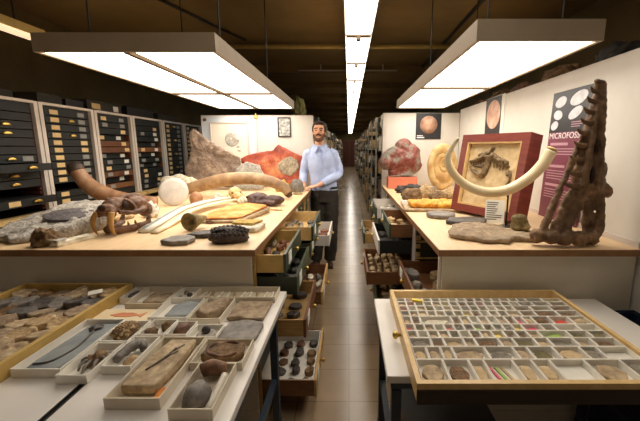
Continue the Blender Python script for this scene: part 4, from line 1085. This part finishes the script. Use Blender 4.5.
# 14 crab
c = card_tray(-.895, -.80, .945, 1.125, .03, 'small white tray with spiny brown crab-like fossil')
t = thing('crab_fossil', 'knobbly brown-grey crab-like fossil in small white tray', 'fossil', c)
rock('crab_body', 'brownrock', (.07, .085, .04), (0, .02, 0), 403, parent=t, amp=.4, freq=3)
for k in range(5):
    a = R(200+k*36)
    MB().tube([(math.cos(a)*.025, .02+math.sin(a)*.03, .02), (math.cos(a)*.036, .02+math.sin(a)*.055, .018), (math.cos(a)*.035, .02+math.sin(a)*.072, .004)], [.006, .005, .003], 8, sub=3).build('claw', 'slate', t, True)
# 13 arc rocks
c = card_tray(-.79, -.695, .99, 1.168, .03, 'white tray holding a curled grey fossil, left of large beige slab')
t = thing('curled_fossil', 'curled grey fossil with ribbed back in white tray', 'fossil', c)
b = MB().tube([(-.024, -.05, .02), (-.018, .01, .026), (.006, .045, .024), (.026, .02, .016)], [.012, .017, .017, .010], 12, sub=4)
for v in b.bm.verts: v.co += Vector((0, 0, .003*math.sin(v.co.y*260)))
for v in b.bm.verts: v.co.z = max(v.co.z, .0005)
b.build('ribbed_body', 'slate', t, True)
rock('matrix_lump', 'tanrock', (.04, .06, .03), (.02, -.045, 0), 404, parent=t)
# 15 big slab
c = card_tray(-.675, -.52, .84, 1.155, .035, 'large cream tray with long beige slab, front middle', 'cardbox')
t = thing('leaf_slab', 'long beige stone slab with faint dark twig in large cream tray', 'fossil', (c[0]-.008, c[1]+.01, c[2]))
slab('slab_base', 'beigerock', [(-.055, -.12), (.045, -.12), (.06, .02), (.055, .13), (-.03, .13), (-.052, .02)], .033, (0, 0, 0), 405, parent=t, rough=.0015, jag=.015, n=140, top_round=.98)
MB().tube([(-.02, -.05, .0365), (.005, .01, .0365), (.015, .07, .0365)], .0025, 6, sub=3).tube([(.005, .01, .0365), (.03, .05, .0365)], .002, 6).tube([(.013, .05, .0365), (.035, .09, .0365)], .002, 6).build('twig', 'slatedark', t, True)
slab('specimen_chip', 'orangepale', rough_poly(.018, .028, 8), .01, (c[0]+.055, c[1]-.11, c[2]), 406, 'small amber chip beside the long beige slab', 'fossil')
# 17 egg-like rock with bone
c = card_tray(-.478, -.36, .80, 1.0, .035, 'nearest cream tray at table corner with rounded grey stone and bones', 'cardbox')
rock('rounded_stone', 'slate', (.075, .10, .055), (c[0]-.010, c[1]-.035, c[2]), 407, 'rounded grey stone in the nearest cream tray', 'stone', amp=.1)
t = thing('bone_fragment', 'brown and cream bone across the nearest cream tray', 'bone', c)
MB().tube([(-.036, .062, .03), (-.008, .072, .036), (.034, .07, .028)], [.020, .024, .020], 12, sub=3).build('bone_head', 'bonebrown', t, True)
MB().tube([(.042, .042, .030), (.043, -.02, .024), (.038, -.085, .014)], [.010, .011, .008], 10, sub=3).build('bone_splint', 'bonewhite', t, True)
# 16 oval
c = card_tray(-.515, -.345, 1.008, 1.15, .03, 'cream tray with brown oval rock, right side of table', 'cardbox')
t = thing('oval_nodule', 'brown oval rock with dark rim in cream tray', 'fossil', c)
slab('nodule_half', 'brownrock', [(-.07, -.03), (-.03, -.055), (.045, -.05), (.07, -.005), (.06, .045), (-.05, .05)], .03, (0, 0, 0), 408, parent=t, rough=.004)
MB().tube([(.058*math.cos(a*.3+.9)+.004, .042*math.sin(a*.3+.9), .030+.003*math.sin(a*1.3)) for a in range(17)], [.003]+[.0065]*15+[.003], 8).build('dark_rim', 'bonebrown', t, True)
# 9 nest
c = card_tray(-.90, -.795, 1.135, 1.285, .03, 'white tray with round granular brown nodule')
t = thing('granular_nodule', 'round brown nodule covered with small grains', 'fossil', c)
rock_mb(.085, .11, .05, 5, .08).build('nodule_core', 'brownrock', t, True)
b = MB(); rr = random.Random(3)
for k in range(90):
    a = rr.uniform(0, 2*PI); e_ = rr.uniform(.15, 1.45)
    b.ball((math.cos(a)*math.cos(e_)*.043, math.sin(a)*math.cos(e_)*.055, .02+math.sin(e_)*.03), .0055, sub=1)
g = b.build('grains', 'tanrock', t, True); g['kind'] = 'stuff'
# 10, 11, 12
c = card_tray(-.788, -.69, 1.18, 1.295, .03, 'small white tray with two brown lumps')
rock('rock_chunk', 'brownrock', (.045, .055, .03), (c[0]-.02, c[1]-.02, c[2]), 410, 'nearer brown lump of two in a small white tray', 'rock')
rock('rock_chunk', 'brownrock', (.04, .045, .035), (c[0]+.02, c[1]+.025, c[2]), 411, 'farther brown lump of two in a small white tray', 'rock')
c = card_tray(-.683, -.605, 1.18, 1.28, .03, 'small white tray with rounded dark brown nodule')
rock('nodule', 'bonebrown', (.055, .07, .042), (c[0], c[1], c[2]), 412, 'rounded dark brown nodule in small white tray', 'rock', amp=.15)
c = card_tray(-.598, -.49, 1.165, 1.26, .028, 'small white tray with black ball fossil')
t = thing('ball_fossil', 'small black ball set in pale ring', 'fossil', c)
MB().lathe([(.001, 0), (.034, 0), (.036, .01), (.024, .016), (.001, .014)], 24).build('pale_ring', 'palerock', t, True)
MB().ball((0, 0, .026), .016, sub=3).build('black_ball', 'blackrock', t, True)
# 6, 7
c = card_tray(-.825, -.665, 1.312, 1.498, .03, 'white tray with smooth dark grey slab, middle of table')
slab('rock_slab', 'slateblue', [(-.03, -.07), (.06, -.065), (.065, .06), (.01, .075), (-.035, .03)], .022, (c[0]+.005, c[1], c[2]), 413, 'smooth dark blue-grey slab in white tray', 'rock', rough=.002)
c = card_tray(-.655, -.525, 1.30, 1.497, .03, 'cream tray with rough brown-grey rock', 'cardbox')
slab('rock_slab', 'flatbrown', [(-.05, -.06), (.02, -.08), (.05, -.01), (.05, .07), (-.01, .08), (-.04, .02)], .04, c, 414, 'rough brown-grey rock filling the cream tray', 'rock', rough=.012)
# 8 grey slabs flat
slab('rock_slab', 'slate', [(-.08, -.07), (.07, -.07), (.075, .05), (.02, .075), (-.07, .06)], .016, (-.418, 1.245, ZT), 415, 'flat grey slab lying at right table edge, nearer of two', 'rock', rough=.003)
slab('rock_slab', 'flatbrown', [(-.08, -.08), (.075, -.08), (.08, .08), (-.075, .085)], .018, (-.432, 1.415, ZT), 416, 'flat grey slab lying at right table edge, farther of two', 'rock', rough=.004)
# 5 buff plate with fish
t = thing('fish_plate', 'buff plate bearing a salmon-coloured fish fossil', 'fossil', (-.955, 1.365, ZT))
MB().box(-.12, .12, -.058, .058, 0, .012).build('plate', 'buffprint', t, bevel=.002)
b = MB().prism([(-.06, .0), (-.02, .02), (.03, .018), (.06, .004), (.085, .024), (.08, -.02), (.055, -.004), (.02, -.018), (-.03, -.014)], .0122, .0142)
b.build('fish', 'salmon', t)
# 2, 1, 3, 4
c = card_tray(-1.0, -.832, 1.438, 1.63, .03, 'cream tray at table back with brownish flat slab', 'cardbox')
slab('rock_slab', 'flatbrown', [(-.03, -.06), (.06, -.06), (.065, .04), (-.03, .05)], .02, c, 417, 'brownish flat slab in cream tray at table back', 'rock', rough=.003)
slab('specimen_chip', 'labelwhite', [(-.02, -.03), (.02, -.03), (.02, .03), (-.02, .03)], .004, (c[0]-.055, c[1], c[2]), 418, 'white card beside the brownish flat slab', 'label', rough=0, jag=0)
c = card_tray(-1.065, -1.007, 1.50, 1.63, .028, 'narrow tray with dark stone beside the big wooden tray')
rock('rock_chunk', 'slatedark', (.04, .08, .025), c, 419, 'dark stone in narrow tray beside the big wooden tray', 'rock')
c = card_tray(-.825, -.735, 1.51, 1.63, .028, 'small tray with three grey stones at table back')
for k in range(3): rock('rock_chunk', ['slate', 'slatedark', 'greyrock'][k], (.028, .03, .02), (c[0]-.02+.03*(k % 2), c[1]-.03+.03*k, c[2]), 420+k, '%s of three grey stones in small tray at table back' % ['nearest', 'middle', 'farthest'][k], 'rock')
c = card_tray(-.728, -.345, 1.505, 1.63, .03, 'long cream tray of pale rods at the right back of table', 'cardbox')
for k in range(10):
    o = MB().tube([(0, -.045, .006), (0.004, 0, .008), (0, .045, .006)], [.004, .007, .005], 8, sub=2).build('fossil_rod', ['bonewhite', 'tanrock', 'whiterock'][k % 3], None, True, (c[0]-.165+.0365*k, c[1], c[2]), (0, 0, .15*math.sin(k*2.1)))
    tag(o, '%s fossil rod in long cream tray, %s from left' % (['white', 'tan', 'cream'][k % 3], ORD[k]), 'fossil', 'pale rods in the long cream tray')

# ------------------------------------------------------------------ right: divided wooden tray
t = thing('wooden_tray', 'shallow pale wooden drawer tray divided into many small boxes', 'tray', (.607, 1.264, .7425))
hx, hy = .405, .346
b = MB(); b.box(-hx, hx, -hy, hy, 0, .008).box(-hx, -hx+.016, -hy, hy, .008, .060).box(hx-.016, hx, -hy, hy, .008, .060).box(-hx+.016, hx-.016, -hy, -hy+.018, .008, .060).box(-hx+.016, hx-.016, hy-.018, hy, .008, .060)
b.build('tray_frame', 'palewood', t)
MB().box(-hx, hx, -hy-.006, -hy-.0005, -.006, .040).build('tray_front', 'shadedwood', t)  # underlit front face of the tray, its shade put into the colour
for x in (-hx-.0005,):
    for y in (-.03,):
        MB().lathe([(.005, 0), (.007, .012), (.015, .018), (.016, .026), (.006, .032)], 16, Matrix.Translation((x, y, .034)) @ Matrix.Rotation(-PI/2, 4, 'Y')).build('knob', 'brass', t, True)
MB().box(-hx+.02, hx-.02, -hy+.02, hy-.02, .0085, .0240).build('tray_lining', 'cardboard', t)
ZR = .7425+.0245
r = random.Random(21)
IX0, IX1, IY0 = .2225, .9915, .938
ROWS = [(.116, [.09, .085, .05, .095, .065, .06, .115, .12, .085]),
        (.076, [.05, .05, .04, .115, .10, .05, .09, .095, .06, .11]),
        (.058, [.075, .045, .07, .04, .085, .05, .075, .05, .09, .06, .09]),
        (.052, [.04]*7+[.045]*5+[.11, .08, .07]),
        (.050, [.038]*12+[.075, .05, .09, .08]),
        (.066, [.035, .035, .125]+[.036]*9+[.07, .08, .07]),
        (.050, [.036]*12+[.055, .06, .09, .09]),
        (.046, [.036]*13+[.07, .08, .09]),
        (.044, [.036]*14+[.06, .07, .07]),
        (.038, [.037]*15+[.07, .08])]
SP = [('tan_specimen', 'tan'), ('brown_specimen', 'brown'), ('grey_specimen', 'grey'), ('olive_specimen', 'olive'), ('beigerock', 'beige')]
y = IY0
protos = {}
for j, (dep, ws) in enumerate(ROWS):
    k_ = (IX1-IX0)/sum(ws); x = IX0
    for i, w in enumerate(ws):
        w *= k_
        hh = .026
        a, bb = w/2-.0008, dep/2-.0008
        key = (round(w, 4), dep)
        if key not in protos:
            protos[key] = MB().tray(-a, a, -bb, bb, 0, hh, .0028, .002).mesh('specimen_box')
            protos[key].materials.append(M['cardboard'])
        o = bpy.data.objects.new('specimen_box', protos[key]); COL.objects.link(o); o.location = (x+w/2, y+dep/2, ZR)
        tag(o, 'white cell box in divided tray, %s row from front, %s from left' % (ORD[j], ORD[i]), 'box', 'white cell boxes in the divided tray')
        m, d = SP[r.choice([0, 0, 4, 2, 3, 4, 0, 1] if j < 3 else [0, 1, 2, 3, 4, 0, 2, 1])]
        pos = (x+w/2, y+dep/2, ZR+.0024)
        where = '%s row from tray front, %s cell' % (ORD[j], ORD[i])
        q = r.random(); seed = 600+j*30+i
        sx, sy = (w-.007)*r.uniform(.78, .98), (dep-.007)*r.uniform(.78, .98)
        grp = 'specimens in the divided tray'
        if (j, i) in ((0, 6), (1, 9)):
            tag(MB().box(-a+.006, a-.006, -bb+.01, bb-.01, 0, .004).build('paper_label', 'labelwhite', None, False, pos), 'blank white card, '+where, 'label', grp)
        elif (j, i) == (5, 2):
            slab('fossil_specimen', 'whiterock', [(-.055, -.005), (-.01, -.025), (.03, -.015), (.055, .012), (.03, .018), (-.03, .022)], .014, pos, seed, 'long white leaf-shaped specimen, '+where, 'fossil', grp, n=32, rough=.001)
        elif (j, i) in ((0, 3),):
            for kk, (mm, cc) in enumerate((('pink_paint', 'pink'), ('green_paint', 'green'), ('tan_specimen', 'tan'))):
                tag(MB().obox((0, 0, .003), (.008, .085, .005)).build('marker_strip', mm, None, False, (pos[0]-.022+.02*kk, pos[1], pos[2]), (0, 0, .2)), cc+' strip lying in a front-row cell of divided tray', 'strip')
        elif j >= 3 and q < .11:
            mm, cc = r.choice([('green_paint', 'green'), ('green_paint', 'green'), ('yellow_paint', 'yellow'), ('pink_paint', 'pink'), ('red_paint', 'red')])
            tag(MB().obox((0, 0, .006), (sx*.7, sy*.6, .012), (0, 0, .3)).build('coloured_tab', mm, None, False, pos), 'bright %s tab, %s' % (cc, where), 'tab', grp)
        elif j >= 3 and q < .2:
            tag(MB().box(-sx*.4, sx*.4, -sy*.3, sy*.3, 0, .004).build('paper_label', 'labelwhite', None, False, pos), 'tiny white card, '+where, 'label', grp)
        elif q < .66 or j < 3:
            slab('fossil_specimen', m, rough_poly(sx/2.08, sy/2.08, seed, 6), r.uniform(.010, .017), pos, seed, '%s flat specimen, %s' % (d, where), 'fossil', grp, n=44 if j < 3 else 24, rough=.0012, jag=.05, top_round=.96)
        else:
            rock('fossil_specimen', m, (sx, sy, r.uniform(.014, .026)), pos, seed, '%s lump specimen, %s' % (d, where), 'fossil', grp, sub=2)
        x += w
    y += dep
tag(MB().obox((0, 0, .004), (.05, .018, .008), (0, 0, -.3)).build('coloured_tab', 'yellow_paint', None, False, (.315, 1.497, ZR+.0275)), 'bright yellow tab laid over the back-row boxes at left', 'tab')

# ------------------------------------------------------------------ the man
t = thing('person', 'man in pale blue shirt and dark trousers leaning a hand on left counter', 'person', (-.325, 4.27, 0))
def hand(b, w, d, side, palm_len=.085, curl=.5):
    w = Vector(w); d = Vector(d).normalized(); s = Vector((0, 0, 1)).cross(d).normalized()*side
    c = w+d*palm_len
    b.tube([w, w+d*palm_len*.5, c], [.028, .038, .036], 12, squash=.55, up=(0, 0, 1))
    for k, (o, L) in enumerate(((-.030, .07), (-.010, .08), (.010, .075), (.029, .058))):
        p = c-d*.012+s*o
        b.tube([p, p+d*L*.45+Vector((0, 0, .004)), p+d*L*.8+Vector((0, 0, -.010*curl*2)), p+d*L*.95+Vector((0, 0, -.02*curl*2))], [.0098, .0094, .0088, .007], 8)
    p = w+d*.03-s*.028
    b.tube([p, p+d*.03-s*.02, p+d*.055-s*.024+Vector((0, 0, -.006))], [.014, .012, .009], 8)
b = MB()
# head and neck
hx0, hy0 = -.035, -.015
b.ball((hx0, hy0, 1.715), (.073, .093, .088), sub=3).ball((hx0, hy0-.022, 1.645), (.058, .068, .078), sub=3).ball((hx0, hy0-.075, 1.605), (.026, .024, .024))
b.tube([(hx0, hy0-.088, 1.715), (hx0, hy0-.108, 1.685), (hx0, hy0-.116, 1.672)], [.009, .013, .016], 10).ball((hx0-.013, hy0-.100, 1.670), .010).ball((hx0+.013, hy0-.100, 1.670), .010)
b.ball((hx0, hy0-.083, 1.640), (.024, .012, .008)).ball((hx0, hy0-.080, 1.735), (.05, .016, .010))
for s in (-1, 1):
    b.ball((hx0+s*.076, hy0+.005, 1.685), (.010, .018, .030)).ball((hx0+s*.045, hy0-.060, 1.665), (.022, .022, .018))
b.tube([(hx0+.01, .01, 1.44), (hx0+.005, .005, 1.53), (hx0, 0, 1.64)], [.068, .058, .055], 16)
# torso under the shirt, legs, arms
b.loft([(0.02, .0, .90, .14, .095), (.01, .0, 1.02, .135, .09), (0, .0, 1.15, .13, .09), (-.015, .0, 1.30, .15, .10), (-.02, .0, 1.42, .15, .09), (-.02, 0, 1.49, .09, .06)])
for hx_, kx, fx in ((-.055, -.075, -.105), (.09, .085, .07)):
    b.tube([(hx_, 0, .92), (hx_, -.01, .72), (kx, -.015, .50), (kx, .01, .30), (fx, .02, .09)], [.085, .075, .055, .05, .036], 14, sub=3)
    b.ball((fx, -.03, .04), (.036, .10, .035))
LA = [(-.170, 0, 1.435), (-.212, .02, 1.31), (-.238, .015, 1.19), (-.236, -.04, 1.115), (-.225, -.08, 1.065)]
RA = [(.130, 0, 1.435), (.178, .02, 1.31), (.200, -.01, 1.185), (.12, -.10, 1.130), (.01, -.16, 1.080), (-.05, -.185, 1.056)]
b.tube(LA, [.045, .042, .036, .03, .025], 12, sub=3)
b.tube(RA, [.045, .042, .036, .034, .028, .024], 12, sub=3)
hand(b, (-.225, -.08, 1.058), (-.15, -1, -.22), 1)
hand(b, (-.05, -.185, 1.054), (-1, -.28, -.18), -1)
body = b.fuse('body', 'skin', t, .0055, 1)
for s in (-1, 1):
    MB().ball((hx0+s*.030, hy0-.083, 1.702), (.012, .008, .007)).build('eye', 'eye', t, True)
    MB().tube([(hx0+s*.012, hy0-.092, 1.722), (hx0+s*.032, hy0-.092, 1.727), (hx0+s*.05, hy0-.078, 1.720)], .005, 8).build('eyebrow', 'hair', t, True)
MB().ball((hx0, hy0-.092, 1.638), (.021, .007, .005)).build('mouth', 'lip', t, True)
b = MB().ball((hx0, hy0+.022, 1.742), (.082, .094, .072), sub=3).ball((hx0, hy0-.025, 1.785), (.066, .062, .030), sub=3)
for s in (-1, 1): b.ball((hx0+s*.070, hy0+.005, 1.72), (.015, .05, .05))
b.fuse('hair', 'hair', t, .006, 1, disp=.006, dscale=40)
b = MB().tube([(hx0-.062, hy0-.03, 1.665), (hx0-.052, hy0-.062, 1.615), (hx0-.022, hy0-.094, 1.592), (hx0+.022, hy0-.094, 1.592), (hx0+.052, hy0-.062, 1.615), (hx0+.062, hy0-.03, 1.665)], [.011, .018, .022, .022, .018, .011], 10, sub=4)
b.tube([(hx0-.034, hy0-.086, 1.632), (hx0-.018, hy0-.102, 1.653), (hx0+.018, hy0-.102, 1.653), (hx0+.034, hy0-.086, 1.632)], .008, 8, sub=3)
b.fuse('beard', 'beard', t, .005, 1, disp=.003, dscale=60)
# shirt
b = MB()
b.loft([(.022, 0, .985, .168, .122), (.015, -.005, 1.03, .165, .122), (.005, -.005, 1.14, .158, .122), (-.01, -.005, 1.28, .168, .125), (-.017, 0, 1.38, .170, .118), (-.018, 0, 1.445, .150, .095), (-.022, .004, 1.49, .105, .078), (-.026, .004, 1.525, .074, .072)], 28)
b.tube([(-.14, 0, 1.425)]+LA[:4]+[(-.229, -.068, 1.076)], [.055, .059, .056, .051, .047, .040], 14, sub=3)
b.tube([(.11, 0, 1.425)]+RA[:5], [.055, .059, .056, .053, .049, .040], 14, sub=3)
shirt = b.fuse('shirt', 'shirt', t, .007, 2, disp=.006, dscale=14)
cx_ = -.028
for s in (-1, 1):
    MB().rings([[Vector((cx_+s*.012, -.100, 1.505)), Vector((cx_+s*.080, -.052, 1.548)), Vector((cx_+s*.098, -.035, 1.500)), Vector((cx_+s*.055, -.122, 1.440))], [Vector((cx_+s*.012, -.108, 1.508)), Vector((cx_+s*.080, -.060, 1.553)), Vector((cx_+s*.102, -.045, 1.500)), Vector((cx_+s*.055, -.131, 1.440))]]).build('collar', 'shirt', shirt)
MB().obox((cx_+.012, -.132, 1.22), (.024, .006, .40)).build('placket', 'shirt', shirt)
MB().obox((.075, -.128, 1.315), (.09, .006, .10), (0, 0, R(18))).build('pocket', 'shirt', shirt)
# trousers, belt, shoes
b = MB().loft([(.02, 0, .84, .175, .12), (.02, 0, .92, .175, .122), (.02, 0, 1.03, .160, .118)], 28)
for hx_, kx, fx in ((-.06, -.08, -.105), (.10, .095, .075)):
    b.tube([(hx_, 0, .90), (hx_, -.01, .72), (kx, -.015, .50), (kx, .01, .30), (fx, .015, .075)], [.098, .096, .084, .08, .074], 18, sub=4)
b.fuse('trousers', 'trousers', t, .008, 2, disp=.008, dscale=12)
MB().loft([(.02, 0, 1.00, .170, .124), (.02, 0, 1.03, .170, .124)], 28).build('belt', 'black', t, True)
for fx, a in ((-.105, -.2), (.075, .1)):
    b = MB().ball((0, -.055, .04), (.046, .10, .038)).ball((0, .05, .05), (.042, .06, .05)).obox((0, -.03, .012), (.08, .22, .022))
    b.fuse('shoe', 'shoe', t, .006, 2, loc=(fx, -.01, 0.002), rot=(0, 0, a))

# ------------------------------------------------------------------ storage rows down the aisle
def shelving(x0, x1, y0, y1, h, label, seed, face):
    t = thing('shelving_unit', label, 'shelf', ((x0+x1)/2, (y0+y1)/2, 0), group='shelving down the aisle')
    w, l = (x1-x0)/2, (y1-y0)/2
    for sx in (-1, 1):
        for sy in (-1, 1):
            MB().box(sx*w-.012*sx-.012, sx*w-.012*sx+.012, sy*l-.012*sy-.012, sy*l-.012*sy+.012, 0, h).build('post', 'greypost', t)
    MB().box(-w*.98*face-.004, -w*.98*face+.004, -l+.041, l-.041, .05, h).build('back_panel', 'brownbox', t)
    for k in range(6):
        z = .12+k*(h-.2)/5
        MB().box(-w+.041, w-.041, -l+.001, l-.001, z-.02, z).build('shelf', 'steel', t)
    r = random.Random(seed)
    return (t, w, l, h, r, (x0+x1)/2, (y0+y1)/2)
cnt = 0
ys = [(4.72, 5.8), (5.85, 6.95), (7.0, 8.2), (8.25, 9.6), (9.65, 11.4), (11.5, 14.0), (14.1, 17.0), (17.1, 21.0), (21.1, 25.0), (25.1, 29.0)]
for side in ('R', 'L'):
    for n_, (y0, y1) in enumerate(ys):
        x0, x1 = (.44, 1.0) if side == 'R' else (-1.06, -.50)
        face = 1 if side == 'L' else -1
        h = 1.92 + .05*((n_*7) % 3-1)
        lb = '%s shelving unit on the %s of the aisle behind the %s' % (ORD[n_]+' tall', 'right' if side == 'R' else 'left', 'red agate' if side == 'R' else 'man')
        t, w, l, h, r, cx, cy = shelving(x0, x1, y0, y1, h, lb, n_*5+(1 if side == 'R' else 2), face)
        for k in range(6):
            z = .12+k*(h-.2)/5
            if side == 'L' and n_ == 0 and k == 5: continue
            for q in range(3):
                yy = y0+.09+(q+.5)*(y1-y0-.18)/3; sy = (y1-y0-.18)/3*.86
                if r.random() < (.12 if n_ < 5 else .3): continue
                xx = cx+(.135 if side == 'L' else -.135)
                lb2 = '%s on %s shelf up, %s shelving unit %s of aisle, %s from front' % ('%s', ORD[k], ORD[n_], 'right' if side == 'R' else 'left', ORD[q])
                hh = r.uniform(.10, .24)
                if k == 5: hh = min(hh, .16)
                if r.random() < .5:
                    o = MB().box(-.13, .13, -sy/2, sy/2, 0, hh).build('storage_box', r.choice(['brownbox', 'woodside', 'cardbox', 'carcass', 'palewood']), None, False, (xx, yy, z+.001)); tag(o, lb2 % 'box', 'box', 'boxes on the aisle shelving')
                else:
                    rock('stored_fossil', r.choice(['brownrock', 'tanrock', 'beigerock', 'slate', 'whiterock']), (.26, sy, hh), (xx, yy, z+.001), 700+n_*40+k*5+q, lb2 % 'wrapped fossil', 'fossil', 'fossils on the aisle shelving', amp=.25, sub=2)
rock('wrapped_bundle', 'greenish', (.24, .34, .44), (-.74, 5.26, 1.792), 140, 'lumpy olive bundle on top of shelving behind the man', 'bundle', amp=.4, freq=2.4)
# end of the aisle
t = thing('double_door', 'dark reddish door at the far end of the aisle', 'door', (.03, 29.80, 0))
for s in (-1, 1): MB().box(s*.42-.40, s*.42+.40, 0, .05, 0.01, 2.1).build('door_leaf', 'redwood', t)
MB().box(-.9, -.83, -.02, .07, 0, 2.2).box(.83, .9, -.02, .07, 0, 2.2).box(-.83, .83, -.02, .07, 2.12, 2.2).build('door_frame', 'darkwood', t)

# ------------------------------------------------------------------ light, world, camera
w = bpy.data.worlds.new('room_ambient'); scene.world = w; w.use_nodes = True
bg = w.node_tree.nodes['Background']
bg.inputs[0].default_value = lin((255, 232, 204)); bg.inputs[1].default_value = 0.10
cam = bpy.data.cameras.new('camera'); co = bpy.data.objects.new('camera', cam); COL.objects.link(co)
cam.sensor_width = 36; cam.lens = 345/640*36
cam.shift_x = -29/640
cam.clip_start = .02
co.location = (0, 0, 1.49)
co.rotation_euler = (PI/2-math.atan(62/345), 0, 0)
scene.camera = co
vs_ = scene.view_settings
vs_.view_transform = 'Standard'; vs_.look = 'None'; vs_.gamma = 1.0; vs_.use_curve_mapping = False
vs_.exposure = 0.27
bpy.data.scenes.remove(SCRATCH)
